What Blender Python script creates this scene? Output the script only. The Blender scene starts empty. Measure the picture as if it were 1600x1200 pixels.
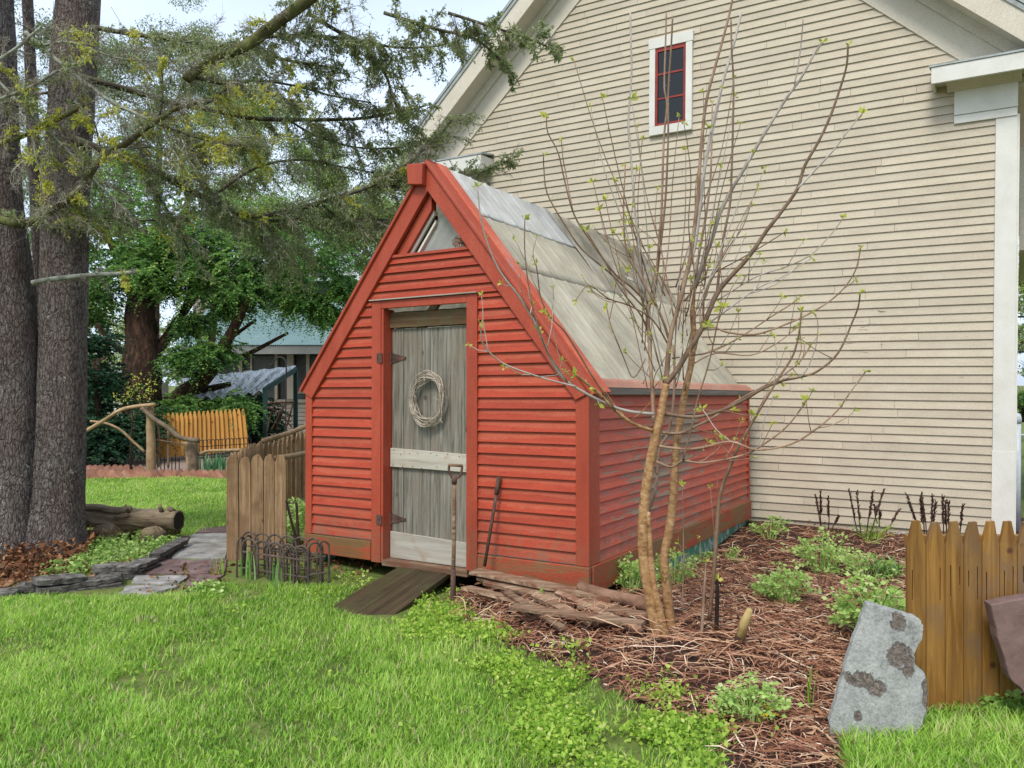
import bpy, bmesh, math, random
import numpy as np
from mathutils import Vector, Matrix, noise as mn
SC = bpy.context.scene
COL = SC.collection
RNG = random.Random(7)
NR = np.random.default_rng(11)
F = 1257.0; CH = 1.5
R = math.radians
V = Vector

# ---------------------------------------------------------------- geometry helpers
def W(u, v, Y):
    """point seen at photo position (u, v) at depth Y"""
    return V(((u - 800) / F * Y, Y, CH - (v - 600) / F * Y))

def gz(x, y):
    z = 0.10 * math.exp(-(((x - 0.75) ** 2 + (y - 4.85) ** 2) / 1.1))
    z += 0.07 * math.exp(-(((x + 1.7) ** 2 + (y - 6.6) ** 2) / 0.9))
    z += 0.03 * math.exp(-(((x - 1.9) ** 2 + (y - 5.2) ** 2) / 0.8))
    z -= 0.08 * math.exp(-(((x - 1.85) ** 2 + (y - 7.0) ** 2) / 0.75))
    if y < 30: z += 0.018 * mn.noise((x * 1.3, y * 1.3, 0.3)) + 0.008 * mn.noise((x * 5, y * 5, 4))
    return z

def G(u, v, dz=0.0):
    """ground point seen at photo position (u, v)"""
    z = 0.0
    for _ in range(12):
        Y = (CH - z) * F / (v - 600)
        z = 0.5 * z + 0.5 * gz((u - 800) / F * Y, Y)
    p = W(u, v, (CH - z) * F / (v - 600))
    p.z = gz(p.x, p.y) + dz
    return p

def lerp(a, b, t): return a + (b - a) * t

class MB:
    def __init__(s): s.v = []; s.f = []; s.r = []; s.mi = []; s.fr = {}
    def add(s, vs, fs, rnd=None, mi=0):
        o = len(s.v); rnd = RNG.random() if rnd is None else rnd
        s.v += [tuple(p) for p in vs]; s.r += [rnd] * len(vs)
        s.f += [tuple(i + o for i in f) for f in fs]; s.mi += [mi] * len(fs)
    def box(s, lo, hi, rnd=None, mi=0):
        x0, y0, z0 = lo; x1, y1, z1 = hi
        s.add([(x0,y0,z0),(x1,y0,z0),(x1,y1,z0),(x0,y1,z0),(x0,y0,z1),(x1,y0,z1),(x1,y1,z1),(x0,y1,z1)],
              [(0,3,2,1),(4,5,6,7),(0,1,5,4),(1,2,6,5),(2,3,7,6),(3,0,4,7)], rnd, mi)
    def prism(s, poly, off, rnd=None, mi=0):
        """closed prism: polygon (3-D points) swept by the vector off"""
        n = len(poly); off = V(off)
        vs = [V(p) for p in poly] + [V(p) + off for p in poly]
        fs = [tuple(range(n))[::-1], tuple(range(n, 2 * n))] + [(i, (i + 1) % n, (i + 1) % n + n, i + n) for i in range(n)]
        s.add(vs, fs, rnd, mi)
    def beam(s, p, q, w, h, upv=(0, 0, 1), rnd=None, mi=0):
        p = V(p); q = V(q); d = (q - p).normalized(); u = V(upv)
        sd = d.cross(u)
        if sd.length < 1e-4: sd = d.cross(V((1, 0, 0)))
        sd.normalize(); u = sd.cross(d).normalized()
        a = sd * w / 2; b = u * h / 2
        s.prism([p - a - b, p + a - b, p + a + b, p - a + b], q - p, rnd, mi)
    def tube(s, pts, rad, n=5, rnd=None, cap=True, wob=0.0, mi=0):
        pts = [V(p) for p in pts]; m = len(pts)
        if not hasattr(rad, '__len__'): rad = [rad] * m
        rnd = RNG.random() if rnd is None else rnd
        o = len(s.v); prev = None
        for i, p in enumerate(pts):
            t = (pts[min(i + 1, m - 1)] - pts[max(i - 1, 0)])
            if t.length < 1e-9: t = V((0, 0, 1))
            t.normalize()
            if prev is None:
                a = t.cross(V((0.31, 0.2, 0.93)))
                if a.length < 1e-3: a = t.cross(V((1, 0, 0)))
            else: a = prev - t * prev.dot(t)
            a.normalize(); prev = a; b = t.cross(a)
            for k in range(n):
                th = 2 * math.pi * k / n
                rr = rad[i]
                if wob: rr *= 1 + wob * mn.noise((p.x * 9 + 3 * math.cos(th), p.y * 9 + 3 * math.sin(th), p.z * 7))
                s.v.append(tuple(p + a * (rr * math.cos(th)) + b * (rr * math.sin(th)))); s.r.append(rnd)
        for i in range(m - 1):
            for k in range(n):
                k2 = (k + 1) % n
                s.f.append((o + i * n + k, o + i * n + k2, o + (i + 1) * n + k2, o + (i + 1) * n + k)); s.mi.append(mi)
        if cap:
            s.f.append(tuple(o + k for k in range(n))[::-1]); s.f.append(tuple(o + (m - 1) * n + k for k in range(n))); s.mi += [mi, mi]
    def build(s, name, mats, parent=None, world=True, smooth=False, bevel=0):
        me = bpy.data.meshes.new(name)
        vs = s.v
        if parent is not None and world:
            mi_ = PM[parent.name].inverted()
            vs = [mi_ @ V(p) for p in vs]
        me.from_pydata([tuple(p) for p in vs], [], s.f)
        at = me.attributes.new('rnd', 'FLOAT', 'POINT'); at.data.foreach_set('value', s.r)
        if s.fr:
            fr = [s.fr.get(i, 0.0) for i in range(len(s.v))]; a2 = me.attributes.new('lap', 'FLOAT', 'POINT'); a2.data.foreach_set('value', fr)
        return finish(me, name, mats, parent, smooth, bevel, s.mi)

PM = {}
def finish(me, name, mats, parent, smooth=False, bevel=0, mi=None):
    if not isinstance(mats, (list, tuple)): mats = [mats]
    for m in mats: me.materials.append(m)
    if mi and len(mats) > 1: me.polygons.foreach_set('material_index', mi)
    if smooth: me.polygons.foreach_set('use_smooth', [True] * len(me.polygons))
    me.update()
    o = bpy.data.objects.new(name, me); COL.objects.link(o)
    if bevel:
        b = o.modifiers.new('Bevel', 'BEVEL'); b.width = bevel; b.segments = 2; b.limit_method = 'ANGLE'; b.angle_limit = R(40)
    if parent is not None:
        o.parent = parent; PM[o.name] = PM[parent.name]
    else: PM[o.name] = Matrix.Identity(4)
    return o

def fast(name, vs, fs, rnd, mats, parent=None, smooth=False):
    """mesh from numpy arrays, uniform face size"""
    vs = np.asarray(vs, dtype=np.float64)
    if parent is not None:
        m = np.array(PM[parent.name].inverted()); vs = vs @ m[:3, :3].T + m[:3, 3]
    me = bpy.data.meshes.new(name); n = len(vs); k = fs.shape[1]; nf = len(fs)
    me.vertices.add(n); me.vertices.foreach_set('co', vs.astype(np.float32).ravel())
    me.loops.add(nf * k); me.loops.foreach_set('vertex_index', fs.astype(np.int32).ravel())
    me.polygons.add(nf); me.polygons.foreach_set('loop_start', np.arange(0, nf * k, k, dtype=np.int32))
    me.update(calc_edges=True)
    at = me.attributes.new('rnd', 'FLOAT', 'POINT'); at.data.foreach_set('value', np.asarray(rnd, dtype=np.float32))
    me.validate()
    return finish(me, name, mats, parent, smooth)

def leaves(pos, dirs, L, Wd, rng=NR, fold=0.25):
    """leaf quads (diamond): pos (n,3) base, dirs (n,3), lengths, widths"""
    n = len(pos); pos = np.asarray(pos, float); d = np.asarray(dirs, float)
    d = d / (np.linalg.norm(d, axis=1, keepdims=True) + 1e-9)
    r = rng.normal(size=(n, 3)); s = np.cross(d, r); s /= (np.linalg.norm(s, axis=1, keepdims=True) + 1e-9)
    nn = np.cross(s, d)
    L = np.broadcast_to(L, (n,))[:, None]; Wd = np.broadcast_to(Wd, (n,))[:, None]
    mid = pos + d * L * 0.5 + nn * L * fold * 0.3
    v = np.stack([pos, mid + s * Wd * 0.5, pos + d * L, mid - s * Wd * 0.5], 1).reshape(-1, 3)
    f = np.arange(4 * n).reshape(n, 4)
    return v, f

def tag(o, label=None, cat=None, group=None, kind=None):
    if label: o['label'] = label
    if cat: o['category'] = cat
    if group: o['group'] = group
    if kind: o['kind'] = kind
    return o

def thing(name, label, cat, loc=(0, 0, 0), mat=None, group=None):
    o = bpy.data.objects.new(name, None); COL.objects.link(o); o.empty_display_size = 0.1
    m = mat if mat is not None else Matrix.Translation(V(loc))
    o.matrix_world = m; PM[o.name] = m.copy()
    return tag(o, label, cat, group)

# ---------------------------------------------------------------- materials
def s2l(c):
    return tuple(((x / 255) / 12.92 if x / 255 <= 0.04045 else ((x / 255 + 0.055) / 1.055) ** 2.4) for x in c)

class NM:
    def __init__(s, name):
        s.m = bpy.data.materials.new(name); s.m.use_nodes = True; s.nt = s.m.node_tree
        s.b = s.nt.nodes['Principled BSDF']; s.out = s.nt.nodes['Material Output']
    def n(s, t, ins=None, **kw):
        nd = s.nt.nodes.new(t)
        for k, v in kw.items(): setattr(nd, k, v)
        for k, v in (ins or {}).items(): s.set(nd, k, v)
        return nd
    def set(s, nd, k, v):
        i = nd.inputs[k]
        if hasattr(v, 'links') or isinstance(v, bpy.types.NodeSocket): s.nt.links.new(v, i)
        elif isinstance(v, (tuple, list)) and len(v) == 3 and i.type == 'RGBA': i.default_value = (*v, 1)
        else: i.default_value = v
    def coord(s, scale=(1, 1, 1), kind='Object', rot=(0, 0, 0)):
        tc = s.n('ShaderNodeTexCoord'); mp = s.n('ShaderNodeMapping', {'Vector': tc.outputs[kind], 'Scale': scale, 'Rotation': rot})
        return mp.outputs[0]
    def noise(s, co, scale=5, detail=6, rough=0.6, dist=0.0):
        return s.n('ShaderNodeTexNoise', {'Vector': co, 'Scale': scale, 'Detail': detail, 'Roughness': rough, 'Distortion': dist}).outputs['Fac']
    def ramp(s, fac, stops, interp='LINEAR'):
        nd = s.n('ShaderNodeValToRGB', {'Fac': fac}); cr = nd.color_ramp; cr.interpolation = interp
        while len(cr.elements) < len(stops): cr.elements.new(0.5)
        for e, (p, c) in zip(cr.elements, stops):
            e.position = p; e.color = (*c, 1) if len(c) == 3 else c
        return nd.outputs['Color']
    def math(s, op, a, b=0.0, clamp=False):
        nd = s.n('ShaderNodeMath', operation=op); nd.use_clamp = clamp
        s.set(nd, 0, a); s.set(nd, 1, b); return nd.outputs[0]
    def mix(s, fac, a, b, mode='MIX'):
        nd = s.n('ShaderNodeMix', data_type='RGBA', blend_type=mode)
        s.set(nd, 0, fac); s.set(nd, 6, a); s.set(nd, 7, b); return nd.outputs[2]
    def attr(s, nm='rnd'): return s.n('ShaderNodeAttribute', attribute_name=nm).outputs['Fac']
    def bump(s, h, strength=0.3, dist=0.01):
        nd = s.n('ShaderNodeBump', {'Height': h, 'Strength': strength, 'Distance': dist}); s.nt.links.new(nd.outputs[0], s.b.inputs['Normal'])
    def done(s, color, rough=0.7, spec=0.3):
        s.set(s.b, 'Base Color', color); s.set(s.b, 'Roughness', rough); s.b.inputs['Specular IOR Level'].default_value = spec
        return s.m

def g(x): return (x, x, x)
def m_noise(name, stops, scale=5, sc=(1, 1, 1), rough=0.75, bump=0.3, bs=30, bd=0.006, detail=7, dist=0.4, vary=0.25, spec=0.3):
    k = NM(name); co = k.coord(sc)
    c = k.ramp(k.noise(co, scale, detail, 0.65, dist), stops)
    if vary:
        a = k.attr(); mul = k.math('MULTIPLY_ADD', a, vary); mul.node.inputs[2].default_value = 1 - vary / 2
        c = k.mix(1.0, c, mul, 'MULTIPLY')
    if bump: k.bump(k.noise(co, bs, 6, 0.7), bump, bd)
    return k.done(c, rough, spec)

def m_leaf(name, stops, tr=0.35, rough=0.55, spec=0.25):
    k = NM(name)
    c = k.ramp(k.attr(), stops)
    k.done(c, rough, spec)
    t = k.n('ShaderNodeBsdfTranslucent', {'Color': c})
    mx = k.n('ShaderNodeMixShader', {0: tr, 1: k.b.outputs[0], 2: t.outputs[0]})
    k.nt.links.new(mx.outputs[0], k.out.inputs[0]); return k.m

def m_wood(name, stops, axis=2, freq=22, rough=0.8, bump=0.35, knots=None, vary=0.35, mottle=None, spec=0.25):
    """grain stretched along one local axis; every board (rnd) shifted in the grain"""
    k = NM(name); a = k.attr()
    sc = [freq, freq, freq]; sc[axis] = freq * 0.045
    tc = k.n('ShaderNodeTexCoord'); off = k.n('ShaderNodeCombineXYZ', {0: k.math('MULTIPLY', a, 37.0), 1: k.math('MULTIPLY', a, 91.0), 2: k.math('MULTIPLY', a, 53.0)})
    add = k.n('ShaderNodeVectorMath', operation='ADD'); k.set(add, 0, tc.outputs['Object']); k.set(add, 1, off.outputs[0])
    mp = k.n('ShaderNodeMapping', {'Vector': add.outputs[0], 'Scale': sc})
    gr = k.noise(mp.outputs[0], 1.0, 8, 0.7, 0.6)
    c = k.ramp(gr, stops)
    if mottle:
        f = k.ramp(k.noise(add.outputs[0], mottle[0], 5, 0.6, 0.5), [(mottle[1], g(0)), (mottle[2], g(1))]); c = k.mix(f, c, mottle[3])
    if knots:
        vo = k.n('ShaderNodeTexVoronoi', {'Vector': add.outputs[0], 'Scale': knots[0]})
        f = k.ramp(vo.outputs['Distance'], [(knots[1], g(1)), (knots[1] * 2.2, g(0))]); c = k.mix(f, c, knots[2])
    if vary:
        mul = k.math('MULTIPLY_ADD', a, vary); mul.node.inputs[2].default_value = 1 - vary / 2; c = k.mix(1.0, c, mul, 'MULTIPLY')
    k.bump(gr, bump, 0.004)
    return k.done(c, rough, spec)

def m_paint(name, stops, peel=None, nsc=6, sc=(1, 1, 1), rough=0.6, bump=0.25, wear=None, vary=0.12, edge=None, spec=0.3, grit=0.3, splash=0, peel_top=None):
    """painted boards: colour drift, wet/dark band by board, peeling to bare wood where a low noise says so"""
    k = NM(name); co = k.coord(sc); a = k.attr()
    n1 = k.noise(co, nsc, 7, 0.65, 0.3)
    c = k.ramp(n1, stops)
    mul = k.math('MULTIPLY_ADD', a, vary); mul.node.inputs[2].default_value = 1 - vary / 2
    c = k.mix(1.0, c, mul, 'MULTIPLY')
    h = n1
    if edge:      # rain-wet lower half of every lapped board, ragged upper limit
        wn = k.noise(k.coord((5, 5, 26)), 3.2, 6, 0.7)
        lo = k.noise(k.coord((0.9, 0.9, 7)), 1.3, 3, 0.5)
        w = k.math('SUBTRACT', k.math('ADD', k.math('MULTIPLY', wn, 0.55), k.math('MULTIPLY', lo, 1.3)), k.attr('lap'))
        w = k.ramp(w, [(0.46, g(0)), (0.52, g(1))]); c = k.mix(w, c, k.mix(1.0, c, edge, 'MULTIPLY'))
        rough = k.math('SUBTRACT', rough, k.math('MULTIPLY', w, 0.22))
    if grit:
        gr = k.ramp(k.noise(k.coord(), 95, 5, 0.75), [(0.32, g(1 - grit)), (0.5, g(1.0)), (0.7, g(1 + grit * 0.5))]); c = k.mix(1.0, c, gr, 'MULTIPLY')
    if splash:      # dried mud splashed up from the ground
        z = k.n('ShaderNodeSeparateXYZ', {0: k.coord()}).outputs[2]
        m = k.ramp(k.math('SUBTRACT', k.math('MULTIPLY', k.noise(k.coord((7, 7, 3.5)), 2.5, 7, 0.75), 0.75), k.math('MULTIPLY', z, 0.55)), [(0.20, g(0)), (0.36, g(splash))]); c = k.mix(m, c, (0.20, 0.10, 0.055))
    for (psc, pscale, lo, hi, col, big) in (peel or []):
        pc = k.coord(psc)
        f = k.noise(pc, pscale, 9, 0.72, 0.8)
        if big: f = k.math('ADD', k.math('MULTIPLY', f, 0.6), k.math('MULTIPLY', k.noise(k.coord(), big, 3, 0.5), 0.4))
        if peel_top is not None: f = k.math('SUBTRACT', f, k.math('MULTIPLY', k.math('MAXIMUM', k.math('SUBTRACT', k.n('ShaderNodeSeparateXYZ', {0: k.coord()}).outputs[2], peel_top), 0.0), 0.055))
        m = k.ramp(f, [(lo, g(0)), (hi, g(1))])
        wood = k.mix(k.noise(k.coord((60, 60, 60)), 1, 4), col, tuple(x * 0.55 for x in col))
        c = k.mix(m, c, wood); h = k.math('SUBTRACT', h, k.math('MULTIPLY', m, 0.5))
    fine = k.noise(co, nsc * 14, 5, 0.7)
    k.bump(k.math('ADD', h, k.math('MULTIPLY', fine, 0.35)), bump, 0.006)
    return k.done(c, rough, spec)

RED = (0.45, 0.078, 0.040)
def sc_(c, f): return tuple(x * f for x in c)
M = {}
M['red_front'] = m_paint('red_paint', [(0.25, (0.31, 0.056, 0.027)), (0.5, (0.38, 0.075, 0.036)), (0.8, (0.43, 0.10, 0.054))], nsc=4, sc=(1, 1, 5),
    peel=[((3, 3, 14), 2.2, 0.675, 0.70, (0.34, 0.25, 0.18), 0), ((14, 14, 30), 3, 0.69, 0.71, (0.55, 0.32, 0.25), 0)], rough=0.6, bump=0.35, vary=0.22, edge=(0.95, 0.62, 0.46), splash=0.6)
M['red_trim'] = m_paint('red_trim_paint', [(0.25, (0.30, 0.046, 0.022)), (0.55, (0.365, 0.063, 0.032)), (0.85, (0.42, 0.088, 0.050))], nsc=3, sc=(3, 3, 0.6),
    peel=[((9, 9, 3), 3.0, 0.70, 0.73, (0.45, 0.36, 0.28), 0)], rough=0.5, bump=0.35, vary=0.1, splash=0.55)
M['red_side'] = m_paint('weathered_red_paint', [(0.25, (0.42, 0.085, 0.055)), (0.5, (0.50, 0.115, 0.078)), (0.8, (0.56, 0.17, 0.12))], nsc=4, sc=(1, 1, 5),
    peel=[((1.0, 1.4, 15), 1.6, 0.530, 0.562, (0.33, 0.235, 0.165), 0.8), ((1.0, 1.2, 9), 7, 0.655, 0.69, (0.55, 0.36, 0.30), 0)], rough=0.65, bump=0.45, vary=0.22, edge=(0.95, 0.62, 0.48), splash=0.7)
M['base_front'] = m_paint('base_board_paint', [(0.3, (0.30, 0.05, 0.022)), (0.6, (0.40, 0.06, 0.025))], nsc=4, sc=(1, 1, 3),
    peel=[((1.6, 1.6, 9), 1.6, 0.46, 0.56, (0.22, 0.125, 0.05), 1.2)], rough=0.6, vary=0.1)
M['base_bare'] = m_paint('bare_base_board_paint', [(0.3, (0.27, 0.05, 0.022)), (0.6, (0.34, 0.062, 0.03))], nsc=4, sc=(1, 1, 3),
    peel=[((1.6, 1.6, 11), 1.7, 0.45, 0.53, (0.25, 0.145, 0.062), 1.4)], rough=0.6, vary=0.1)
M['cream'] = m_paint('cream_clapboard_paint', [(0.25, (0.41, 0.352, 0.264)), (0.55, (0.475, 0.415, 0.318)), (0.85, (0.52, 0.466, 0.367))], nsc=2.5, sc=(1, 1, 3),
    peel=[((2.2, 2, 24), 1.3, 0.598, 0.61, (0.20, 0.17, 0.14), 0.7), ((5, 5, 40), 1.6, 0.665, 0.68, (0.33, 0.28, 0.22), 0)], rough=0.6, bump=0.4, vary=0.13, grit=0.22, peel_top=2.0)
M['white'] = m_paint('white_trim_paint', [(0.25, (0.56, 0.55, 0.49)), (0.6, (0.66, 0.65, 0.60)), (0.85, (0.70, 0.70, 0.65))], nsc=3,
    peel=[((6, 6, 14), 2, 0.73, 0.75, (0.3, 0.27, 0.22), 0)], rough=0.55, bump=0.2, vary=0.06, grit=0.10)
M['trim_cream'] = m_paint('pale_rake_paint', [(0.25, (0.50, 0.45, 0.36)), (0.6, (0.58, 0.53, 0.44))], nsc=3,
    peel=[((4, 4, 4), 2, 0.70, 0.72, (0.33, 0.31, 0.28), 0)], rough=0.6, vary=0.08)
M['found_white'] = m_paint('flaking_foundation_paint', [(0.3, (0.5, 0.5, 0.48)), (0.7, (0.66, 0.66, 0.64))], nsc=5,
    peel=[((3, 3, 5), 2.2, 0.50, 0.53, (0.17, 0.16, 0.15), 0)], rough=0.8)
M['green_found'] = m_paint('green_foundation_paint', [(0.3, (0.05, 0.17, 0.10)), (0.7, (0.10, 0.27, 0.17))], nsc=4,
    peel=[((5, 5, 1.6), 2.4, 0.53, 0.56, (0.6, 0.62, 0.6), 0)], rough=0.7, vary=0.3)
M['sash'] = m_noise('red_sash_paint', [(0.3, (0.20, 0.026, 0.018)), (0.7, (0.29, 0.042, 0.03))], 9, rough=0.5, bump=0.1)
M['glass_dark'] = NM('dark_window_glass').done((0.006, 0.007, 0.007), 0.03, 0.5)
M['dark'] = m_noise('dark_void', [(0.3, (0.01, 0.009, 0.008)), (0.7, (0.02, 0.018, 0.015))], 5, bump=0)
M['door'] = m_wood('grey_weathered_planks', [(0.2, (0.018, 0.016, 0.013)), (0.38, (0.082, 0.074, 0.058)), (0.52, (0.16, 0.148, 0.122)), (0.7, (0.255, 0.24, 0.205)), (0.85, (0.36, 0.345, 0.305))], 2, 46, 0.85, 0.6,
    vary=0.5, mottle=(2.3, 0.50, 0.74, (0.17, 0.14, 0.105)), knots=(3.2, 0.045, (0.05, 0.03, 0.02)))
M['door_rail'] = m_wood('pale_bare_rail', [(0.25, (0.22, 0.19, 0.15)), (0.5, (0.40, 0.37, 0.31)), (0.8, (0.52, 0.50, 0.45))], 0, 22, 0.8, 0.3, mottle=(5, 0.55, 0.75, (0.30, 0.20, 0.12)))
M['log'] = m_wood('mossy_lintel_log', [(0.25, (0.045, 0.026, 0.014)), (0.5, (0.13, 0.08, 0.04)), (0.75, (0.26, 0.18, 0.10))], 0, 14, 0.85, 0.8, mottle=(3.5, 0.5, 0.66, (0.11, 0.105, 0.055)))
M['rust'] = m_noise('rusty_iron', [(0.3, (0.035, 0.02, 0.015)), (0.5, (0.09, 0.05, 0.038)), (0.75, (0.17, 0.085, 0.055))], 24, rough=0.75, bump=0.4, bs=90, bd=0.002)
M['iron'] = m_noise('grey_rusty_wire', [(0.3, (0.03, 0.022, 0.018)), (0.55, (0.10, 0.075, 0.06)), (0.8, (0.20, 0.13, 0.10))], 22, rough=0.7, bump=0.3, bs=90, bd=0.001)
M['black_iron'] = m_noise('black_iron', [(0.3, (0.012, 0.012, 0.012)), (0.7, (0.035, 0.03, 0.028))], 14, rough=0.6, bump=0.2)
M['ramp'] = m_wood('wet_mossy_plank', [(0.25, (0.016, 0.010, 0.005)), (0.45, (0.040, 0.027, 0.012)), (0.62, (0.075, 0.053, 0.024)), (0.72, (0.11, 0.085, 0.042)), (0.76, (0.42, 0.37, 0.27))], 1, 30, 0.6, 0.5,
    mottle=(3.5, 0.5, 0.68, (0.055, 0.06, 0.018)), vary=0.3, spec=0.4)
M['wreath'] = m_noise('pale_vine_twigs', [(0.3, (0.20, 0.155, 0.115)), (0.6, (0.42, 0.36, 0.29)), (0.85, (0.58, 0.52, 0.45))], 20, rough=0.8, bump=0.3, vary=0.6)
M['straw'] = m_leaf('dry_straw', [(0.0, (0.055, 0.022, 0.013)), (0.22, (0.16, 0.062, 0.036)), (0.48, (0.31, 0.14, 0.082)), (0.7, (0.44, 0.245, 0.145)), (0.9, (0.60, 0.42, 0.28)), (1, (0.72, 0.58, 0.43))], 0.05, 0.8)
M['oldwood'] = m_wood('rotting_board', [(0.22, (0.035, 0.02, 0.012)), (0.42, (0.14, 0.08, 0.048)), (0.58, (0.28, 0.19, 0.125)), (0.78, (0.44, 0.35, 0.26))], 0, 30, 0.9, 0.9, vary=0.6, mottle=(5, 0.46, 0.66, (0.15, 0.062, 0.036)))
M['bark_sap'] = m_noise('tan_sapling_bark', [(0.28, (0.10, 0.05, 0.022)), (0.42, (0.25, 0.13, 0.052)), (0.56, (0.36, 0.205, 0.09)), (0.75, (0.50, 0.35, 0.21))], 26, (1, 1, 1.6), rough=0.65, bump=0.6, bs=55, bd=0.008, vary=0.2)
M['bark_twig'] = m_noise('warm_brown_twig_bark', [(0.25, (0.10, 0.056, 0.034)), (0.5, (0.22, 0.135, 0.085)), (0.8, (0.38, 0.28, 0.20))], 14, (1, 1, .5), rough=0.6, bump=0.4, bs=60, vary=0.7)
M['bark_grey'] = m_noise('pale_grey_shoot_bark', [(0.25, (0.22, 0.18, 0.15)), (0.5, (0.36, 0.315, 0.275)), (0.8, (0.50, 0.46, 0.42))], 14, (1, 1, .5), rough=0.6, bump=0.4, bs=60, vary=0.5)
M['bud'] = m_leaf('spring_bud_leaf', [(0, (0.30, 0.36, 0.05)), (0.5, (0.45, 0.50, 0.07)), (1, (0.62, 0.60, 0.14))], 0.4)
M['picket'] = m_wood('honey_brown_picket', [(0.2, (0.09, 0.034, 0.008)), (0.4, (0.185, 0.082, 0.016)), (0.55, (0.29, 0.143, 0.030)), (0.7, (0.38, 0.205, 0.05)), (0.85, (0.45, 0.27, 0.085))], 2, 34, 0.6, 0.5,
    knots=(5.5, 0.05, (0.09, 0.032, 0.014)), vary=0.5, mottle=(3.2, 0.47, 0.68, (0.19, 0.115, 0.06)), spec=0.35)
M['groove_shade'] = NM('slot_shade').done((0.02, 0.009, 0.004), 0.9, 0.1)  # near-black colour standing in for shade inside the picket slots
M['orange'] = m_wood('new_orange_picket', [(0.25, (0.42, 0.19, 0.04)), (0.5, (0.58, 0.29, 0.07)), (0.8, (0.66, 0.38, 0.13))], 2, 9, 0.7, 0.2, knots=(5, 0.10, (0.26, 0.09, 0.02)), vary=0.3)
M['oldfence'] = m_wood('weathered_brown_fence', [(0.2, (0.07, 0.036, 0.016)), (0.38, (0.19, 0.105, 0.05)), (0.55, (0.30, 0.19, 0.10)), (0.7, (0.40, 0.29, 0.18)), (0.85, (0.52, 0.42, 0.30))], 2, 60, 0.85, 0.7,
    knots=(6, 0.07, (0.05, 0.026, 0.016)), vary=0.4, mottle=(4.0, 0.48, 0.7, (0.16, 0.09, 0.045)))
M['pole'] = m_noise('peeled_pole', [(0.3, (0.20, 0.12, 0.06)), (0.6, (0.40, 0.27, 0.15)), (0.8, (0.52, 0.38, 0.24))], 6, (1, 1, 1), rough=0.75, bump=0.3, vary=0.3)
M['pole_dark'] = m_noise('bark_pole', [(0.3, (0.09, 0.06, 0.04)), (0.6, (0.22, 0.16, 0.11)), (0.8, (0.36, 0.28, 0.21))], 8, rough=0.85, bump=0.5, vary=0.3)
M['slate'] = m_noise('blue_grey_slab', [(0.2, (0.10, 0.11, 0.10)), (0.36, (0.27, 0.29, 0.28)), (0.55, (0.36, 0.39, 0.385)), (0.8, (0.44, 0.475, 0.465))], 8, rough=0.8, bump=0.6, bs=26, bd=0.012)
M['chip'] = m_noise('brown_chipped_stone', [(0.3, (0.045, 0.033, 0.026)), (0.55, (0.12, 0.09, 0.07)), (0.8, (0.21, 0.165, 0.135))], 22, rough=0.95, bump=1.0, bs=40, bd=0.02)
M['purple'] = m_noise('purple_brown_slab', [(0.25, (0.11, 0.065, 0.055)), (0.55, (0.185, 0.115, 0.10)), (0.85, (0.26, 0.18, 0.155))], 6, rough=0.8, bump=0.6, bs=30, bd=0.01)
M['flag_grey'] = m_noise('grey_flagstone', [(0.3, (0.12, 0.11, 0.10)), (0.5, (0.23, 0.22, 0.205)), (0.65, (0.32, 0.31, 0.29)), (0.8, (0.40, 0.40, 0.38))], 6, rough=0.8, bump=0.5, bs=20, bd=0.01)
M['flag_purple'] = m_noise('purple_flagstone', [(0.3, (0.075, 0.048, 0.044)), (0.5, (0.14, 0.09, 0.085)), (0.65, (0.20, 0.135, 0.125)), (0.8, (0.27, 0.21, 0.19))], 6, rough=0.75, bump=0.5, bs=20, bd=0.01)
M['ledge'] = m_noise('layered_slate', [(0.3, (0.03, 0.026, 0.022)), (0.44, (0.10, 0.09, 0.078)), (0.56, (0.21, 0.195, 0.175)), (0.7, (0.34, 0.32, 0.29)), (0.85, (0.26, 0.17, 0.13))], 9, (1.4, 1.4, 9), rough=0.9, bump=1.0, bs=24, bd=0.03, vary=0.5)
M['brick'] = m_noise('worn_edging_brick', [(0.3, (0.24, 0.10, 0.065)), (0.6, (0.36, 0.18, 0.125)), (0.85, (0.42, 0.29, 0.23))], 9, rough=0.9, bump=0.6, vary=0.5)
M['bark_old'] = None
M['yewbark'] = m_noise('reddish_yew_bark', [(0.3, (0.014, 0.008, 0.006)), (0.48, (0.05, 0.026, 0.017)), (0.6, (0.10, 0.05, 0.03)), (0.75, (0.22, 0.115, 0.065))], 14, (1, 1, 0.3), rough=0.9, bump=1.0, bs=22, bd=0.05)
M['limb'] = m_noise('lichen_limb_bark', [(0.28, (0.028, 0.022, 0.018)), (0.5, (0.075, 0.062, 0.045)), (0.62, (0.13, 0.14, 0.075)), (0.8, (0.26, 0.28, 0.21))], 11, rough=0.9, bump=0.6, bs=40)
M['limb_moss'] = m_noise('mossy_limb_bark', [(0.3, (0.03, 0.024, 0.016)), (0.5, (0.085, 0.08, 0.03)), (0.65, (0.13, 0.14, 0.045)), (0.82, (0.28, 0.30, 0.20))], 8, rough=0.95, bump=0.7, bs=40)
M['limb_pale'] = m_noise('pale_lichen_limb', [(0.3, (0.10, 0.095, 0.075)), (0.5, (0.24, 0.25, 0.20)), (0.8, (0.40, 0.43, 0.36))], 12, rough=0.95, bump=0.6, bs=40)
M['twig_dead'] = m_leaf('lichen_grey_twigs', [(0, (0.09, 0.068, 0.052)), (0.4, (0.23, 0.195, 0.15)), (0.7, (0.41, 0.39, 0.31)), (1, (0.58, 0.58, 0.49))], 0.0, 0.9)
M['needle'] = m_leaf('hemlock_needles', [(0, (0.095, 0.13, 0.055)), (0.4, (0.23, 0.29, 0.115)), (0.75, (0.40, 0.46, 0.20)), (1, (0.56, 0.60, 0.32))], 0.5)
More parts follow.
